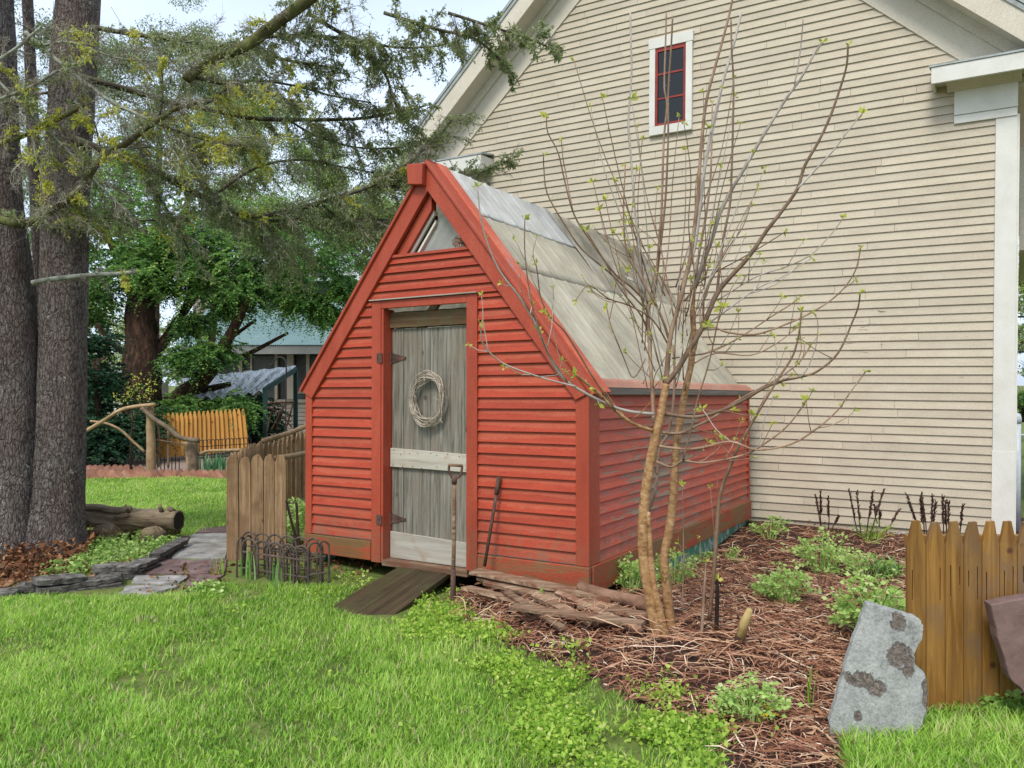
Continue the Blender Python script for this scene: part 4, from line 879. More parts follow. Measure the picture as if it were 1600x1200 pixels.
def build_spade():
    Y = 5.38; root = thing('garden_spade', 'rusty D-handled garden tool standing upright in front of the plank door', 'garden tool', G(709, 946))
    w = lambda u, v, d=0: W(u, v, Y + d)
    mb = MB(); mb.tube([w(710, 750), w(709.5, 800), w(709, 860), w(708, 905)], [.0125, .013, .014, .0145], 10, wob=.08); mb.build('shaft', M['oldwood'], root, smooth=True)
    mb = MB(); mb.tube([w(708.5, 890), w(708, 910), w(708, 935), w(707, 955)], [.016, .018, .021, .02], 10); mb.build('socket', M['rust'], root, smooth=True)
    d = MB(); d.tube(smooth([w(702, 727), w(701.5, 735), w(705, 744), w(710, 748), w(717, 745), w(721, 737), w(722, 728)], 3), .0085, 8); d.tube([w(710, 744), w(710, 756)], [.019, .018], 9); dh = d.build('d_handle', M['rust'], root, smooth=True)
    mb = MB(); mb.tube([w(700.5, 726.5), w(711, 727), w(723, 728)], .0095, 8); mb.build('grip', M['oldwood'], dh, smooth=True)
build_spade()
def build_rod():
    p0 = SW(0.70, -0.10, 0.0); root = thing('iron_rod', 'thin rusty iron rod leaning against the red boards right of the door', 'rod', p0)
    fa = front(757, 885, -0.16); fb = front(780, 745, -0.035)
    A = SM @ fa; Bt = SM @ fb; mb = MB(); mb.tube([A, lerp(A, Bt, .5), lerp(A, Bt, .83)], .0115, 8); mb.build('shaft', M['rust'], root, smooth=True)
    mb = MB(); mb.tube([lerp(A, Bt, .80), Bt], .0155, 10); mb.build('sleeve', M['rust'], root, smooth=True)
build_rod()
def build_nest():
    c = SW(1.00, 0.03, 2.315); root = thing('bird_nest', 'straw bird nest tucked in the corner of the triangular gable window', 'nest', c); mb = MB()
    for k in range(110):
        th = RNG.uniform(0, 6.28); r = RNG.uniform(0.3, 1); x = 0.075 * r * math.cos(th); y = 0.035 * r * math.sin(th); z = RNG.uniform(0, 0.075) * (1 - 0.4 * r)
        p = c + V((x, y, z)); d = V((-math.sin(th), math.cos(th) * .5, RNG.gauss(0, .35))) * RNG.uniform(.03, .07)
        if k > 98: d = V((RNG.gauss(0, .01), -.015, -RNG.uniform(.04, .09)))
        mb.tube([p - d * .5, p + rv(.004), p + d * .5], RNG.uniform(.0013, .0026), 3)
    mb.build('straw', M['straw'], root)
build_nest()
def build_ramp():
    A, Bq, Cq, D = W(628, 882, 6.03), W(704, 893, 5.78), W(608, 977, 4.99), W(526, 951, 5.33)
    # local frame: x across, y along the slope
    xa = (Bq - A).normalized(); ya = (((D + Cq) - (A + Bq)) / 2).normalized(); za = ya.cross(xa).normalized()
    if za.z < 0: za = -za
    Mx = Matrix(((xa.x, ya.x, za.x, A.x), (xa.y, ya.y, za.y, A.y), (xa.z, ya.z, za.z, A.z), (0, 0, 0, 1)))
    root = thing('wooden_ramp', 'wet mossy wooden plank ramp sloping from the shed door to the lawn', 'ramp', mat=Mx); PM[root.name] = Mx
    P4 = [A, Bq, Cq, D]
    for k in range(2):
        t0, t1 = k / 2 + 0.002, (k + 1) / 2 - 0.002
        q = [lerp(A, Bq, t0), lerp(A, Bq, t1), lerp(D, Cq, t1) + ya * RNG.uniform(-.01, .02), lerp(D, Cq, t0)]
        mb = MB(); mb.prism([p - za * 0.035 for p in q], za * 0.035); mb.build('plank', M['ramp'], root, bevel=0.004)
build_ramp()

# ---------------------------------------------------------------- rotting boards at the corner of the shed
def board(px0, Y0, px1, Y1, w, h, name, label, rot=0.0, mat='oldwood'):
    w *= .72; h *= .62
    p, q = W(*px0, Y0), W(*px1, Y1); root = thing(name, label, 'board' if name != 'fallen_log' else 'log', p, group='rotting timber piled at the shed corner')
    d = (q - p).normalized(); upv = V((0, 0, 1)); sd = d.cross(upv).normalized(); upv = sd.cross(d)
    upv = upv * math.cos(rot) + sd * math.sin(rot)
    n = 9; mb = MB(); vs = []; fs = []; sd = d.cross(upv).normalized()
    for i in range(n + 1):
        c = lerp(p, q, i / n) + upv * 0.006 * mn.noise((i * .7, Y0 * 9, w)); ww = w * (1 + .12 * mn.noise((i * .9, 3, Y1 * 7))); hh = h * (1 + .2 * mn.noise((i * 1.1, 8, Y0 * 5)))
        vs += [c - sd * ww / 2 - upv * hh / 2, c + sd * ww / 2 - upv * hh / 2, c + sd * ww / 2 + upv * hh / 2, c - sd * ww / 2 + upv * hh / 2]
    for i in range(n):
        for k in range(4): o = i * 4; fs.append((o + k, o + (k + 1) % 4, o + 4 + (k + 1) % 4, o + 4 + k))
    fs += [(3, 2, 1, 0), tuple(n * 4 + k for k in range(4))]; mb.add(vs, fs)
    mb.build('timber', M[mat], root)
board((740, 893), 5.38, (960, 936), 4.86, .16, .035, 'old_board', 'long splintered grey board, topmost of the pile by the red corner')
board((760, 908), 5.30, (1012, 965), 4.62, .12, .035, 'old_board', 'dark split board under the topmost grey board', .25)
board((728, 918), 5.25, (905, 962), 4.72, .14, .03, 'old_board', 'short moss-dark board nearest the upright garden tool', -.1)
board((835, 930), 4.95, (925, 972), 4.55, .07, .045, 'old_board', 'thick broken brown offcut lying askew over the pile', .4)
board((800, 948), 4.80, (1005, 975), 4.42, .10, .03, 'old_board', 'half-buried reddish board at the front of the pile', .1)
board((748, 902), 5.34, (850, 940), 5.02, .07, .03, 'old_board', 'short pale splintered lath just under the topmost grey board', .3)
board((790, 925), 5.06, (880, 982), 4.52, .06, .03, 'old_board', 'reddish broken stick crossing the pile towards the lawn', .2)
board((905, 945), 4.78, (1015, 962), 4.58, .10, .03, 'old_board', 'pale flat board end poking out beside the sapling foot', .1)
board((870, 925), 4.98, (1000, 985), 4.36, .05, .035, 'old_board', 'narrow dark batten slanting down towards the young tree', .5)
t = thing('fallen_log', 'peeling round brown log lying against the base of the shed corner', 'log', W(930, 925, 4.95), group='rotting timber piled at the shed corner')
mb = MB(); p = smooth([W(905, 916, 5.02), W(955, 931, 4.86), W(1000, 941, 4.70), W(1024, 947, 4.62)], 4); mb.tube(p, taper(len(p), .030, .046), 12, wob=.12); mb.build('bark', m_noise('peeling_log_bark', [(0.3, (.07, .035, .022)), (.5, (.20, .11, .07)), (.8, (.34, .21, .14))], 7, rough=.9, bump=.9, bs=18, bd=.02), t, smooth=True)

# ---------------------------------------------------------------- mulch straw, ground cover, grass
def strands(name, pts, z0, lmin, lmax, wid, rsel, mat, label, cat, upr=0.12, arch=0.03, dirs=None):
    n = len(pts); base = np.column_stack([pts, gzs(pts) + z0]); th = NR.random(n) * 2 * np.pi if dirs is None else dirs
    ln = lmin + (lmax - lmin) * NR.random(n) ** 2; tilt = NR.normal(0, upr, n)
    d = np.column_stack([np.cos(th), np.sin(th), tilt]); sd = np.column_stack([-np.sin(th), np.cos(th), np.zeros(n)]); curve = NR.normal(0, 0.11, n)
    nseg = 4; vs = np.zeros((n, nseg + 1, 3, 3)); w = wid * (0.5 + NR.random(n))
    for k in range(nseg + 1):
        t = k / nseg - 0.5
        c = base + d * (ln * t)[:, None] + sd * (curve * ln * (t * t * 4))[:, None]; c[:, 2] += arch * NR.random(n) * (1 - 4 * t * t) * ln / lmax
        tw = (0.35 + 0.65 * (1 - abs(2 * t) ** 3)) * w
        vs[:, k, 0] = c + sd * (tw / 2)[:, None]; vs[:, k, 1] = c - sd * (tw / 2)[:, None]; vs[:, k, 2] = c + np.array([0, 0, 1]) * (tw * 0.7)[:, None]
    idx = np.arange(n * (nseg + 1) * 3).reshape(n, nseg + 1, 3); fs = []
    for k in range(nseg):
        for a, b in ((0, 2), (2, 1)): fs.append(np.stack([idx[:, k, a], idx[:, k, b], idx[:, k + 1, b], idx[:, k + 1, a]], -1))
    fs = np.concatenate(fs); r = np.repeat(rsel(n), (nseg + 1) * 3)
    return tag(fast(name, vs.reshape(-1, 3), fs, r, M[mat]), label, cat, kind='stuff')
RAMPZ = poly([(628, 884), (704, 895), (616, 982), (522, 955)])
bedpts = scatter(BED, 150000); bedpts = bedpts[(bedpts[:, 1] < 8.4) & (bedpts[:, 0] < 4.3)]
def outside_shed(p):
    q = np.column_stack([p, np.full(len(p), .1)]); m = np.array(SM.inverted()); l = q @ m[:3, :3].T + m[:3, 3]
    mh = np.array(HM.inverted()); lh = q @ mh[:3, :3].T + mh[:3, 3]
    return ~inside(RAMPZ, p) & ~((l[:, 0] > -2.55) & (l[:, 0] < 0.05) & (l[:, 1] > -0.02) & (l[:, 1] < 3.95)) & (lh[:, 1] < -0.05)
bedpts = bedpts[outside_shed(bedpts)]
wgt = np.array([0.5 + 0.5 * mn.noise((p[0] * 1.6, p[1] * 1.6, 5)) for p in bedpts]); near = np.clip(9.5 - bedpts[:, 1], 1, 6) / 6
bedpts = bedpts[NR.random(len(bedpts)) < np.clip(0.28 + 0.6 * wgt, 0, 1) * near]
sb = np.array(G(1040, 1002).xy); dd_ = (bedpts - sb + np.array([0, .10])) / np.array([.16, .15]); bedpts = bedpts[((dd_ ** 2).sum(1) > 1) | (NR.random(len(bedpts)) < .25)]
patchy = np.array([mn.noise((p[0] * 2.2, p[1] * 2.2, 2)) for p in bedpts])
dirs = NR.random(len(bedpts)) * 2.6 + 3.5 * patchy
strands('dry_stalk_mulch', bedpts, 0.004 + 0.024 * NR.random(len(bedpts)), 0.03, 0.26, 0.0046, lambda n: np.clip(NR.normal(0.43, 0.29, n) + 0.12 * patchy[:n], 0, 1), 'straw', 'tangle of reddish dry stalks covering the flower bed', 'mulch', 0.13, 0.035, dirs)
lp = bedpts[NR.random(len(bedpts)) < .10]; d = NR.normal(size=(len(lp), 3)); d[:, 2] *= .4; v, f = leaves(np.column_stack([lp, gzs(lp) + .03 + .05 * NR.random(len(lp))]), d, .045 * (.5 + NR.random(len(lp))), .016, fold=.9)
tag(fast('mulch_leaves', v, f, np.repeat(NR.random(len(lp)), 4), M['drybrown']), 'curled brown leaf bits mixed through the mulch', 'mulch', kind='stuff')
# longer pale stalks leaning around the sapling
c0 = np.array(G(1060, 1010).xy); pp = c0 + NR.normal(0, 1, (130, 2)) * np.array([0.40, 0.20]) + np.array([0.22, 0.02])
strands('fallen_stalks', pp, 0.005 + 0.03 * NR.random(len(pp)), 0.15, 0.6, 0.0055, lambda n: np.clip(NR.normal(0.74, 0.14, n), 0, 1), 'straw', 'long pale fallen stalks around the foot of the young tree', 'stalks', 0.12, 0.03)

pile = np.array([list(lerp(W(740, 915, 5.2), W(1010, 975, 4.5), t).xy) for t in NR.random(420)]) + NR.normal(0, 1, (420, 2)) * np.array([.10, .13])
pile = pile[outside_shed(pile)]
strands('dry_bits', pile, 0.03 + 0.07 * NR.random(len(pile)), 0.04, 0.28, 0.005, lambda n: np.clip(NR.normal(0.5, 0.24, n), 0, 1), 'straw', 'dry stalks and bits littering the rotting timber pile', 'stalks', 0.3, 0.05)

def cover(name, P, n, h, size, mat, label, cat, dens=None, rmean=0.5):
    p = scatter(P, n); p = wobble(p, 4, 0.08)
    if dens: p = p[NR.random(len(p)) < np.array([dens(a, b) for a, b in p])]
    m = len(p); k = 5; off = NR.normal(0, 0.028, (m, k, 2)); q = (p[:, None, :] + off).reshape(-1, 2); q3 = np.column_stack([q, gzs(q) + h * (0.1 + 0.9 * NR.random(m * k))])
    q3 = q3[outside_shed(q)]; m2 = len(q3)
    d = NR.normal(size=(m2, 3)); d[:, 2] = np.abs(d[:, 2]) * 0.45 + 0.12; L_ = size * (0.35 + 1.25 * NR.random(m2) ** 1.5)
    v, f = leaves(q3, d, L_, L_ * 0.75); r = np.repeat(np.clip(NR.normal(rmean, 0.24, m2), 0, 1), 4)
    return tag(fast(name, v, f, r, M[mat]), label, cat, kind='stuff')
nd = lambda s, lo, z=3: (lambda a, b: np.clip((mn.noise((a * s, b * s, z)) + lo) * 2.2, 0.02, 1))
cover('ground_cover', COVER, 34000, 0.055, 0.019, 'cover', 'bright yellow-green creeping ground cover between lawn and mulch', 'ground cover', nd(3.1, 0.13), 0.52)
cover('ground_cover', poly([(760, 960), (860, 985), (1000, 1040), (1120, 1090), (1210, 1125), (1200, 1160), (1080, 1130), (900, 1050), (790, 1005)]), 5200, 0.06, 0.02, 'cover', 'straggling bright weeds creeping from the lawn edge into the mulch', 'ground cover', nd(3.6, -0.12), 0.6)
cover('clover_patch', poly([(470, 905), (560, 890), (600, 885), (640, 960), (560, 960), (470, 935)]), 700, 0.04, 0.022, 'cover', 'thin yellowish weeds along the front of the shed left of the ramp', 'weeds', nd(3, 0.25), 0.7)

def grass(name, P, n, hmin, hmax, wid, label, thin=None, rmean=0.42, clear=None, half=None):
    p = scatter(P, n); p = p[outside_shed(p)]
    if half is not None: p = p[~inside(half, p + NR.normal(0, .07, p.shape)) | (NR.random(len(p)) < .3)]
    if thin: p = p[NR.random(len(p)) < np.array([thin(a, b) for a, b in p])]
    if clear is not None: p = p[~inside(clear, p)]
    m = len(p); tone = np.array([mn.noise((a * 1.4, b * 1.4, 6)) + 0.6 * mn.noise((a * 5, b * 5, 1)) for a, b in p])
    base = np.column_stack([p, gzs(p) - 0.004]); th = NR.random(m) * 6.283; h = (hmin + (hmax - hmin) * NR.random(m)) * (1 + 0.5 * tone); lean = h * (0.35 + 0.75 * NR.random(m))
    d = np.column_stack([np.cos(th), np.sin(th), np.zeros(m)]); s = np.column_stack([-np.sin(th), np.cos(th), np.zeros(m)]); w = wid * (0.6 + 0.7 * NR.random(m))
    up = np.array([0, 0, 1.0])
    mid = base + d * (lean * 0.35)[:, None] + up * (h * 0.62)[:, None]; tip = base + d * lean[:, None] + up * h[:, None]
    vs = np.stack([base - s * (w / 2)[:, None], base + s * (w / 2)[:, None], mid + s * (w * 0.42)[:, None], mid - s * (w * 0.42)[:, None], tip], 1).reshape(-1, 3)
    i = np.arange(m * 5).reshape(m, 5); f = np.concatenate([i[:, [0, 1, 2]], i[:, [0, 2, 3]], i[:, [3, 2, 4]]])
    col = np.clip(NR.normal(rmean, 0.17, m) + 0.30 * tone, 0, 0.95); dead = NR.random(m) < 0.075; col[dead] = 0.96 + 0.04 * NR.random(dead.sum())
    return tag(fast(name, vs, f, np.repeat(col, 5), M['grass']), label, 'grass', kind='stuff')
wp = scatter(LAWN, 260); wp = wp[(wp[:, 0] > -4.2) & (wp[:, 0] < 1.4)]; q = (wp[:, None, :] + NR.normal(0, .03, (len(wp), 9, 2))).reshape(-1, 2); d = NR.normal(size=(len(q), 3)); d[:, 2] = .35; v, f = leaves(np.column_stack([q, gzs(q) + .012 + .025 * NR.random(len(q))]), d, .03 * (.6 + .8 * NR.random(len(q))), .02)
tag(fast('lawn_weeds', v, f, np.repeat(NR.random(len(q)) * .7, 4), M['cover']), 'broad little weed leaves scattered through the lawn', 'weeds', kind='stuff')
BARE = poly([(205, 972), (228, 962), (252, 966), (245, 978), (220, 981)])
def thin1(a, b):
    d1 = math.hypot(a - G(505, 1000).x, (b - G(505, 1000).y)); d2 = math.hypot(a - G(232, 968).x, b - G(232, 968).y)
    return max(.10, min(1, 0.45 + 1.6 * (mn.noise((a * 1.9, b * 1.9, 8)) + 0.26) + .8 * mn.noise((a * 7, b * 7, 3)))) * (1 - 0.75 * math.exp(-(d1 / .22) ** 2)) * (1 - 0.85 * math.exp(-(d2 / .17) ** 2))
near_l = LAWN.copy(); near_l[:, 0] = np.clip(near_l[:, 0], -6.2, 6)
grass('lawn_grass', near_l, 300000, 0.018, 0.055, 0.0052, 'lush wet green lawn in front of the shed', thin1, 0.46, half=COVER)
grass('back_lawn_grass', np.clip(LAWN2, [-9, 0], [9, 99]), 90000, 0.02, 0.055, 0.009, 'bright lawn behind the log bench up to the brick edging', None, 0.55)
grass('fence_grass', np.clip(LAWN3, [-9, 0], [4.2, 99]), 26000, 0.03, 0.085, 0.006, 'grass growing along the foot of the brown picket fence', None, 0.45)

# ---------------------------------------------------------------- plants in the bed
def clump(px, wpx, hpx, name, label, cat, mat, n, leaf, group=None, flat=0.6, rmean=0.5, wide=0.75, flowers=0, base=None):
    b = G(*px) if base is None else base; Y = b.y; w = wpx * Y / F; h = hpx * Y / F
    root = thing(name, label, cat, b, group=group); pos = []; dr = []; st = MB()
    nst = max(8, n // 14)
    for i in range(nst):
        th = RNG.uniform(0, 6.283); r = math.sqrt(RNG.random()) * 0.5 * w; hh = h * RNG.uniform(0.35, 1.0) * (1 - 0.45 * (2 * r / w) ** 2)
        tip = b + V((r * math.cos(th), r * math.sin(th) * flat, hh)); st.tube([b + V((r * .3 * math.cos(th), r * .3 * math.sin(th), 0)), lerp(b, tip, .55) + V((0, 0, hh * .12)), tip], [.0035, .003, .002], 4)
        for k in range(14):
            q = tip + V((RNG.gauss(0, leaf * .75), RNG.gauss(0, leaf * .75), RNG.gauss(0, leaf * .35))); q.z = max(q.z, b.z + .006); pos.append(q)
            d = V((RNG.gauss(0, 1), RNG.gauss(0, 1), RNG.uniform(-.25, .5))); dr.append(d)
    st.build('stems', M[mat], root)
    P_ = np.array([list(p) for p in pos]); D = np.array([list(d) for d in dr]); Ln = leaf * (0.45 + 0.75 * NR.random(len(P_)))
    v, f = leaves(P_, D, Ln, Ln * wide); zz = (P_[:, 2] - b.z) / max(h, .01)
    fast('foliage', v, f, np.repeat(np.clip(NR.normal(rmean, .2, len(P_)), 0, 1), 4), M[mat], root)
    if flowers:
        for i in range(flowers):
            pos = []; dr = []; c = b + V((RNG.uniform(-.3, .5) * w, RNG.uniform(-.3, 0) * w, h * RNG.uniform(.2, .5)))
            for k in range(8): th = k * .785; pos.append(list(c)); dr.append([math.cos(th), math.sin(th), .35])
            v, f = leaves(np.array(pos), np.array(dr), .014, .007); fast('flower', v, f, np.repeat(NR.random(len(pos)), 4), M['flower'], root)
    return root
GRP = 'pale green leafy clumps in the mulch bed'
def G2(u, v): return G(u, v)
for (px, w, h, n, lf, lab, fl) in [
    ((985, 925), 64, 46, 620, .030, 'round pale green clump hugging the shed corner behind the fallen log', 0),
    ((1052, 916), 66, 50, 560, .030, 'leafy clump against the shed side seen between the sapling trunks', 0),
    ((1098, 878), 40, 14, 140, .026, 'low small sprout beside the green foundation, nearer the sapling', 0),
    ((1150, 878), 30, 18, 130, .026, 'tiny sprout by the far end of the green foundation', 0),
    ((1203, 842), 62, 30, 360, .030, 'clump beside the house foundation near the far shed corner', 0),
    ((1282, 896), 96, 58, 780, .032, 'tall bright clump in the middle of the bed below the dark fern stalks', 0),
    ((1352, 905), 110, 34, 520, .030, 'spreading clump around the strap-leaved plant', 0),
    ((1226, 944), 92, 52, 720, .030, 'mounded clump standing alone in the centre of the mulch', 0),
    ((1362, 1000), 118, 84, 1100, .034, 'largest lush clump behind the grey stone slab', 0),
    ((1172, 1128), 100, 58, 620, .026, 'frilly clump with yellow flowers at the front of the bed', 5)]:
    clump(px, w * 1.12, h * 1.25, 'leafy_plant', lab, 'plant', 'celandine', n, lf, GRP, flowers=fl)
clump((1362, 848), 80, 42, 'feathery_plant', 'fine feathery green plant beneath the middle fern stalks', 'plant', 'cover', 420, .018, None, rmean=.35, wide=.3)
def straps(px, n, hpx, spread, name, label, cat, mat, wid, droop=0.5, group=None, base=None):
    b = G(*px) if base is None else base; Y = b.y; h = hpx * Y / F; root = thing(name, label, cat, b, group=group); vs = []; fs = []; rn = []
    for i in range(n):
        th = RNG.uniform(0, 6.283); d = V((math.cos(th), math.sin(th), 0)); s = V((-d.y, d.x, 0)); o = b + V((RNG.gauss(0, spread), RNG.gauss(0, spread * .6), 0)); hh = h * RNG.uniform(.6, 1.1); ln = hh * RNG.uniform(.2, 1) * droop; w = wid * RNG.uniform(.7, 1.2); k0 = len(vs); r = RNG.random()
        for k in range(6):
            t = k / 5; c = o + d * (ln * t * t * 1.5) + V((0, 0, hh * (1.35 * t - .5 * droop * t ** 3))); ww = w * (1 - t ** 3) + .0006
            vs += [c - s * ww / 2, c + s * ww / 2]; rn += [r, r]
        for k in range(5): q = k0 + 2 * k; fs.append((q, q + 1, q + 3, q + 2))
    fast('foliage', np.array([list(v) for v in vs]), np.array(fs), rn, M[mat], root); return root
straps((1385, 906), 70, 40, .06, 'strap_leaf_plant', 'grassy plant with narrow arching leaves beside the picket fence end', 'plant', 'strap', .010, .9)
straps((1262, 1112), 5, 60, .02, 'fern_shoot', 'thin bright upright shoots left of the grey slab', 'plant', 'cover', .012, .3)
straps((846, 960), 6, 40, .012, 'young_shoot', 'single lime green shoot sprouting through the timber pile', 'plant', 'cover', .012, .5)
straps((385, 905), 9, 44, .05, 'green_shoots', 'pale green blades sprouting in front of the wire hoops', 'plant', 'strap', .012, .2)
straps((430, 918), 9, 34, .06, 'green_shoots', 'short blades sprouting to the right in front of the wire hoops', 'plant', 'strap', .012, .2)
straps((345, 900), 6, 36, .04, 'weed_shoots', 'yellowish weeds at the foot of the brown fence corner', 'plant', 'cover', .014, .3)
clump((1565, 1118), 90, 40, 'broad_weed', 'broad-leaved weeds under the purple slab by the fence', 'plant', 'celandine', 240, .05, None, rmean=.25)
clump((330, 925), 60, 14, 'broad_weed', 'low rosette weeds at the lawn edge below the brown fence', 'plant', 'celandine', 160, .04, None, rmean=.45)

def fern(px, stalks, label):
    b = G(*px); root = thing('fern_stalks', label, 'fern', b, group='dark dead fern stalks by the house wall')
    for (u0, v0, u1, v1) in stalks:
        y = b.y + RNG.uniform(-.05, .05); p = W(u0, v0, y); q = W(u1, v1, y + RNG.uniform(-.05, .1)); p.z = min(p.z, gz(p.x, p.y) + 0.3); pts = smooth([p, lerp(p, q, .5) + rv(.008), q], 4)
        mb = MB(); mb.tube(pts, taper(len(pts), .006, .0045), 5); d = (q - p).normalized()
        for k in range(46):
            t = lerp(.45, 1.0, k / 45); c = lerp(p, q, t); s = V((RNG.gauss(0, 1), RNG.gauss(0, 1), 0)).normalized(); e = c + s * RNG.uniform(.008, .018) + d * .03
            mb.tube([c, e], [.0045, .004], 3, cap=False)
        mb.build('stalk', M['fernstalk'], root)
fern((1287, 832), [(1284,830,1275,776),(1284,830,1282,770),(1294,832,1294,778),(1300,828,1309,808)], 'small group of dark fern stalks, leftmost along the house wall')
fern((1350, 846), [(1343,846,1327,767),(1347,846,1339,770),(1353,842,1364,770),(1357,845,1380,767),(1371,818,1367,792),(1374,822,1375,802),(1384,832,1404,798)], 'tallest dark fern stalks, middle of the three groups at the house')
fern((1455, 862), [(1440,845,1417,774),(1444,850,1438,780),(1448,850,1440,773),(1455,850,1457,776),(1454,850,1462,786),(1474,850,1473,777),(1478,850,1477,785),(1482,850,1482,786),(1498,850,1504,791)], 'dark fern stalks rising behind the picket fence tops')

# ---------------------------------------------------------------- stones and picket fence on the right
def slab(px, Y0, Y1, th, name, label, mat, chips=()):
    """flat stone standing on edge: outline in the photo, leaning so its top is at Y1"""
    vt = min(v for u, v in px); vb = max(v for u, v in px)
    def at(u, v): return W(u, v, lerp(Y1, Y0, (v - vt) / (vb - vt)))
    pts = [at(u, v) for u, v in px]; root = thing(name, label, 'stone slab', at((px[0][0] + px[-1][0]) / 2, vb))
    fine = []
    for i in range(len(pts)):
        a, b = pts[i], pts[(i + 1) % len(pts)]
        for k in range(5): fine.append(lerp(a, b, k / 5) + V((RNG.uniform(-1, 1), 0, RNG.uniform(-1, 1))) * .0035)
    mb = MB(); c = sum(pts, V()) / len(pts); n = len(fine); off = V((0.012, th, 0))
    rings = [[lerp(p, c, .02) for p in fine], [p + off * .12 for p in fine], [p + off for p in fine]]
    vs = [q for r in rings for q in r]; fs = [tuple(range(n))[::-1]]
    for r in range(2):
        for i in range(n): fs.append((r * n + i, r * n + (i + 1) % n, (r + 1) * n + (i + 1) % n, (r + 1) * n + i))
    fs.append(tuple(2 * n + i for i in range(n))); mb.add(vs, fs)
    if chips:
        o = PM[root.name].translation; ch = []
        for (u, v, ru, rv_) in chips: q = at(u, v); ch.append((q.x - o.x, q.z - o.z, ru * q.y / F, rv_ * q.y / F))
        mb.build('stone', make_slab_mat(ch), root)
    else: mb.build('stone', M[mat], root)
slab([(1354,944),(1366,945),(1415,960),(1439,969),(1443,980),(1441,997),(1429,1020),(1431,1040),(1446,1053),(1450,1072),(1450,1104),(1441,1135),(1425,1175),(1300,1178),(1296,1130),(1303,1104),(1317,1052),(1330,1012),(1340,982)], 3.32, 3.46, .05, 'grey_stone', 'upright blue-grey stone slab with brown chipped patches in front of the fence', 'slate',
     [(1403,972,11,13), (1408,1026,20,18), (1418,1046,9,16), (1346,1062,26,11), (1370,1074,15,11), (1326,1058,9,8), (1341,1119,6,8), (1449,1090,7,28)])
slab([(1548,944),(1600,935),(1680,922),(1720,1010),(1700,1110),(1640,1125),(1600,1082),(1578,1060),(1562,1008)], 3.42, 3.52, .07, 'purple_stone', 'purple-brown stone slab leaning on the fence at the right edge', 'purple')

def build_picket():
    Y = 3.66; root = thing('picket_fence', 'honey-brown pointed picket fence at the right edge of the bed', 'fence', W(1500, 1117, Y))
    edges = [1417.5, 1447, 1477, 1506, 1534.5, 1562, 1590, 1619, 1648, 1677, 1706]
    for i in range(len(edges) - 1):
        a, b = edges[i] + .7, edges[i + 1] - .7; m = (a + b) / 2 + RNG.uniform(-1, 1); tv = 815 + RNG.uniform(-2, 1.5); sh = 852 + RNG.uniform(-3, 3); bot = 1128 - .05 * (a - 1417)
        px = [(a, bot), (a - .2, sh), (a + 4.2, sh - 17), (m - 5, tv + 1), (m + 5, tv), (b - 4.2, sh - 17), (b + .2, sh), (b, bot)]
        yy = Y + RNG.uniform(-.004, .004); mb = MB(); mb.prism([W(u, v, yy) for u, v in px], (0, .019, 0))
        # dark strips laid on the face, painting the shade of two slots
        for s in (-.42, .42):
            if RNG.random() < .85:
                xx = m + s * (b - a) / 2 * 1.2 + RNG.uniform(-1, 1); v0 = 888 + RNG.uniform(-6, 6); v1 = v0 + RNG.uniform(25, 60)
                mb.prism([W(xx - .7, v0, yy - .0006), W(xx + .7, v0, yy - .0006), W(xx + .5, v1, yy - .0006), W(xx - .5, v1, yy - .0006)], (0, .001, 0), mi=1)
        mb.build('picket', [M['picket'], M['groove_shade']], root, bevel=0.0025)
    mb = MB(); p = W(1416, 846, Y + .042); q = W(1712, 846, Y + .042); mb.beam(p, q, .04, .06); mb.build('rail', M['picket'], root)
    mb = MB(); mb.beam(W(1419, 1040, Y + .042), W(1712, 1040, Y + .042), .04, .06); mb.build('rail', M['picket'], root)
build_picket()
# ---------------------------------------------------------------- twin-trunked conifer on the left
def bark_trunk(mb, px, Y, n=40, flare=0.0, seed=0):
    """px: list of (u, v, width); furrowed tube"""
    ctr = smooth([W(u, v, Y) for u, v, w in px], 10); ws = [w for _, _, w in px]; m = len(ctr); vs = []; fs = []
    for i, c in enumerate(ctr):
        t = i / (m - 1) * (len(ws) - 1); k = min(int(t), len(ws) - 2); r = lerp(ws[k], ws[k + 1], t - k) * .5 * Y / F
        for q in range(n):
            th = 6.28318 * q / n; x, y = math.cos(th), math.sin(th)
            f = 1 + .05 * mn.noise((x * 1.6 + seed, y * 1.6, c.z * .8)) + .05 * mn.noise((x * 6 + seed, y * 6, c.z * 2.4)) + .035 * mn.noise((x * 15, y * 15 + seed, c.z * 7))
            if flare: f += flare * math.exp(-max(c.z, 0) / .22) * (1 + .5 * math.sin(3 * th + seed))
            vs.append(c + V((x, y, 0)) * r * f)
    for i in range(m - 1):
        for q in range(n): fs.append((i * n + q, i * n + (q + 1) % n, (i + 1) * n + (q + 1) % n, (i + 1) * n + q))
    mb.add(vs, fs)

def tri_twigs(segs, rad):
    """many straight thin twigs as three-sided sticks from arrays (n,2,3)"""
    a = segs[:, 0]; b = segs[:, 1]; d = b - a; d /= np.linalg.norm(d, axis=1, keepdims=True) + 1e-9
    s = np.cross(d, NR.normal(size=d.shape)); s /= np.linalg.norm(s, axis=1, keepdims=True) + 1e-9; t = np.cross(d, s)
    r = np.broadcast_to(rad, (len(a),))[:, None]; n = len(a); ring = []
    for k in range(3): o = s * math.cos(2.094 * k) * r + t * math.sin(2.094 * k) * r; ring.append((a + o, b + o * .65))
    v = np.stack([ring[0][0], ring[1][0], ring[2][0], ring[0][1], ring[1][1], ring[2][1]], 1).reshape(-1, 3)
    i = np.arange(n * 6).reshape(n, 6); f = np.concatenate([i[:, [0, 1, 4, 3]], i[:, [1, 2, 5, 4]], i[:, [2, 0, 3, 5]]]); return v, f

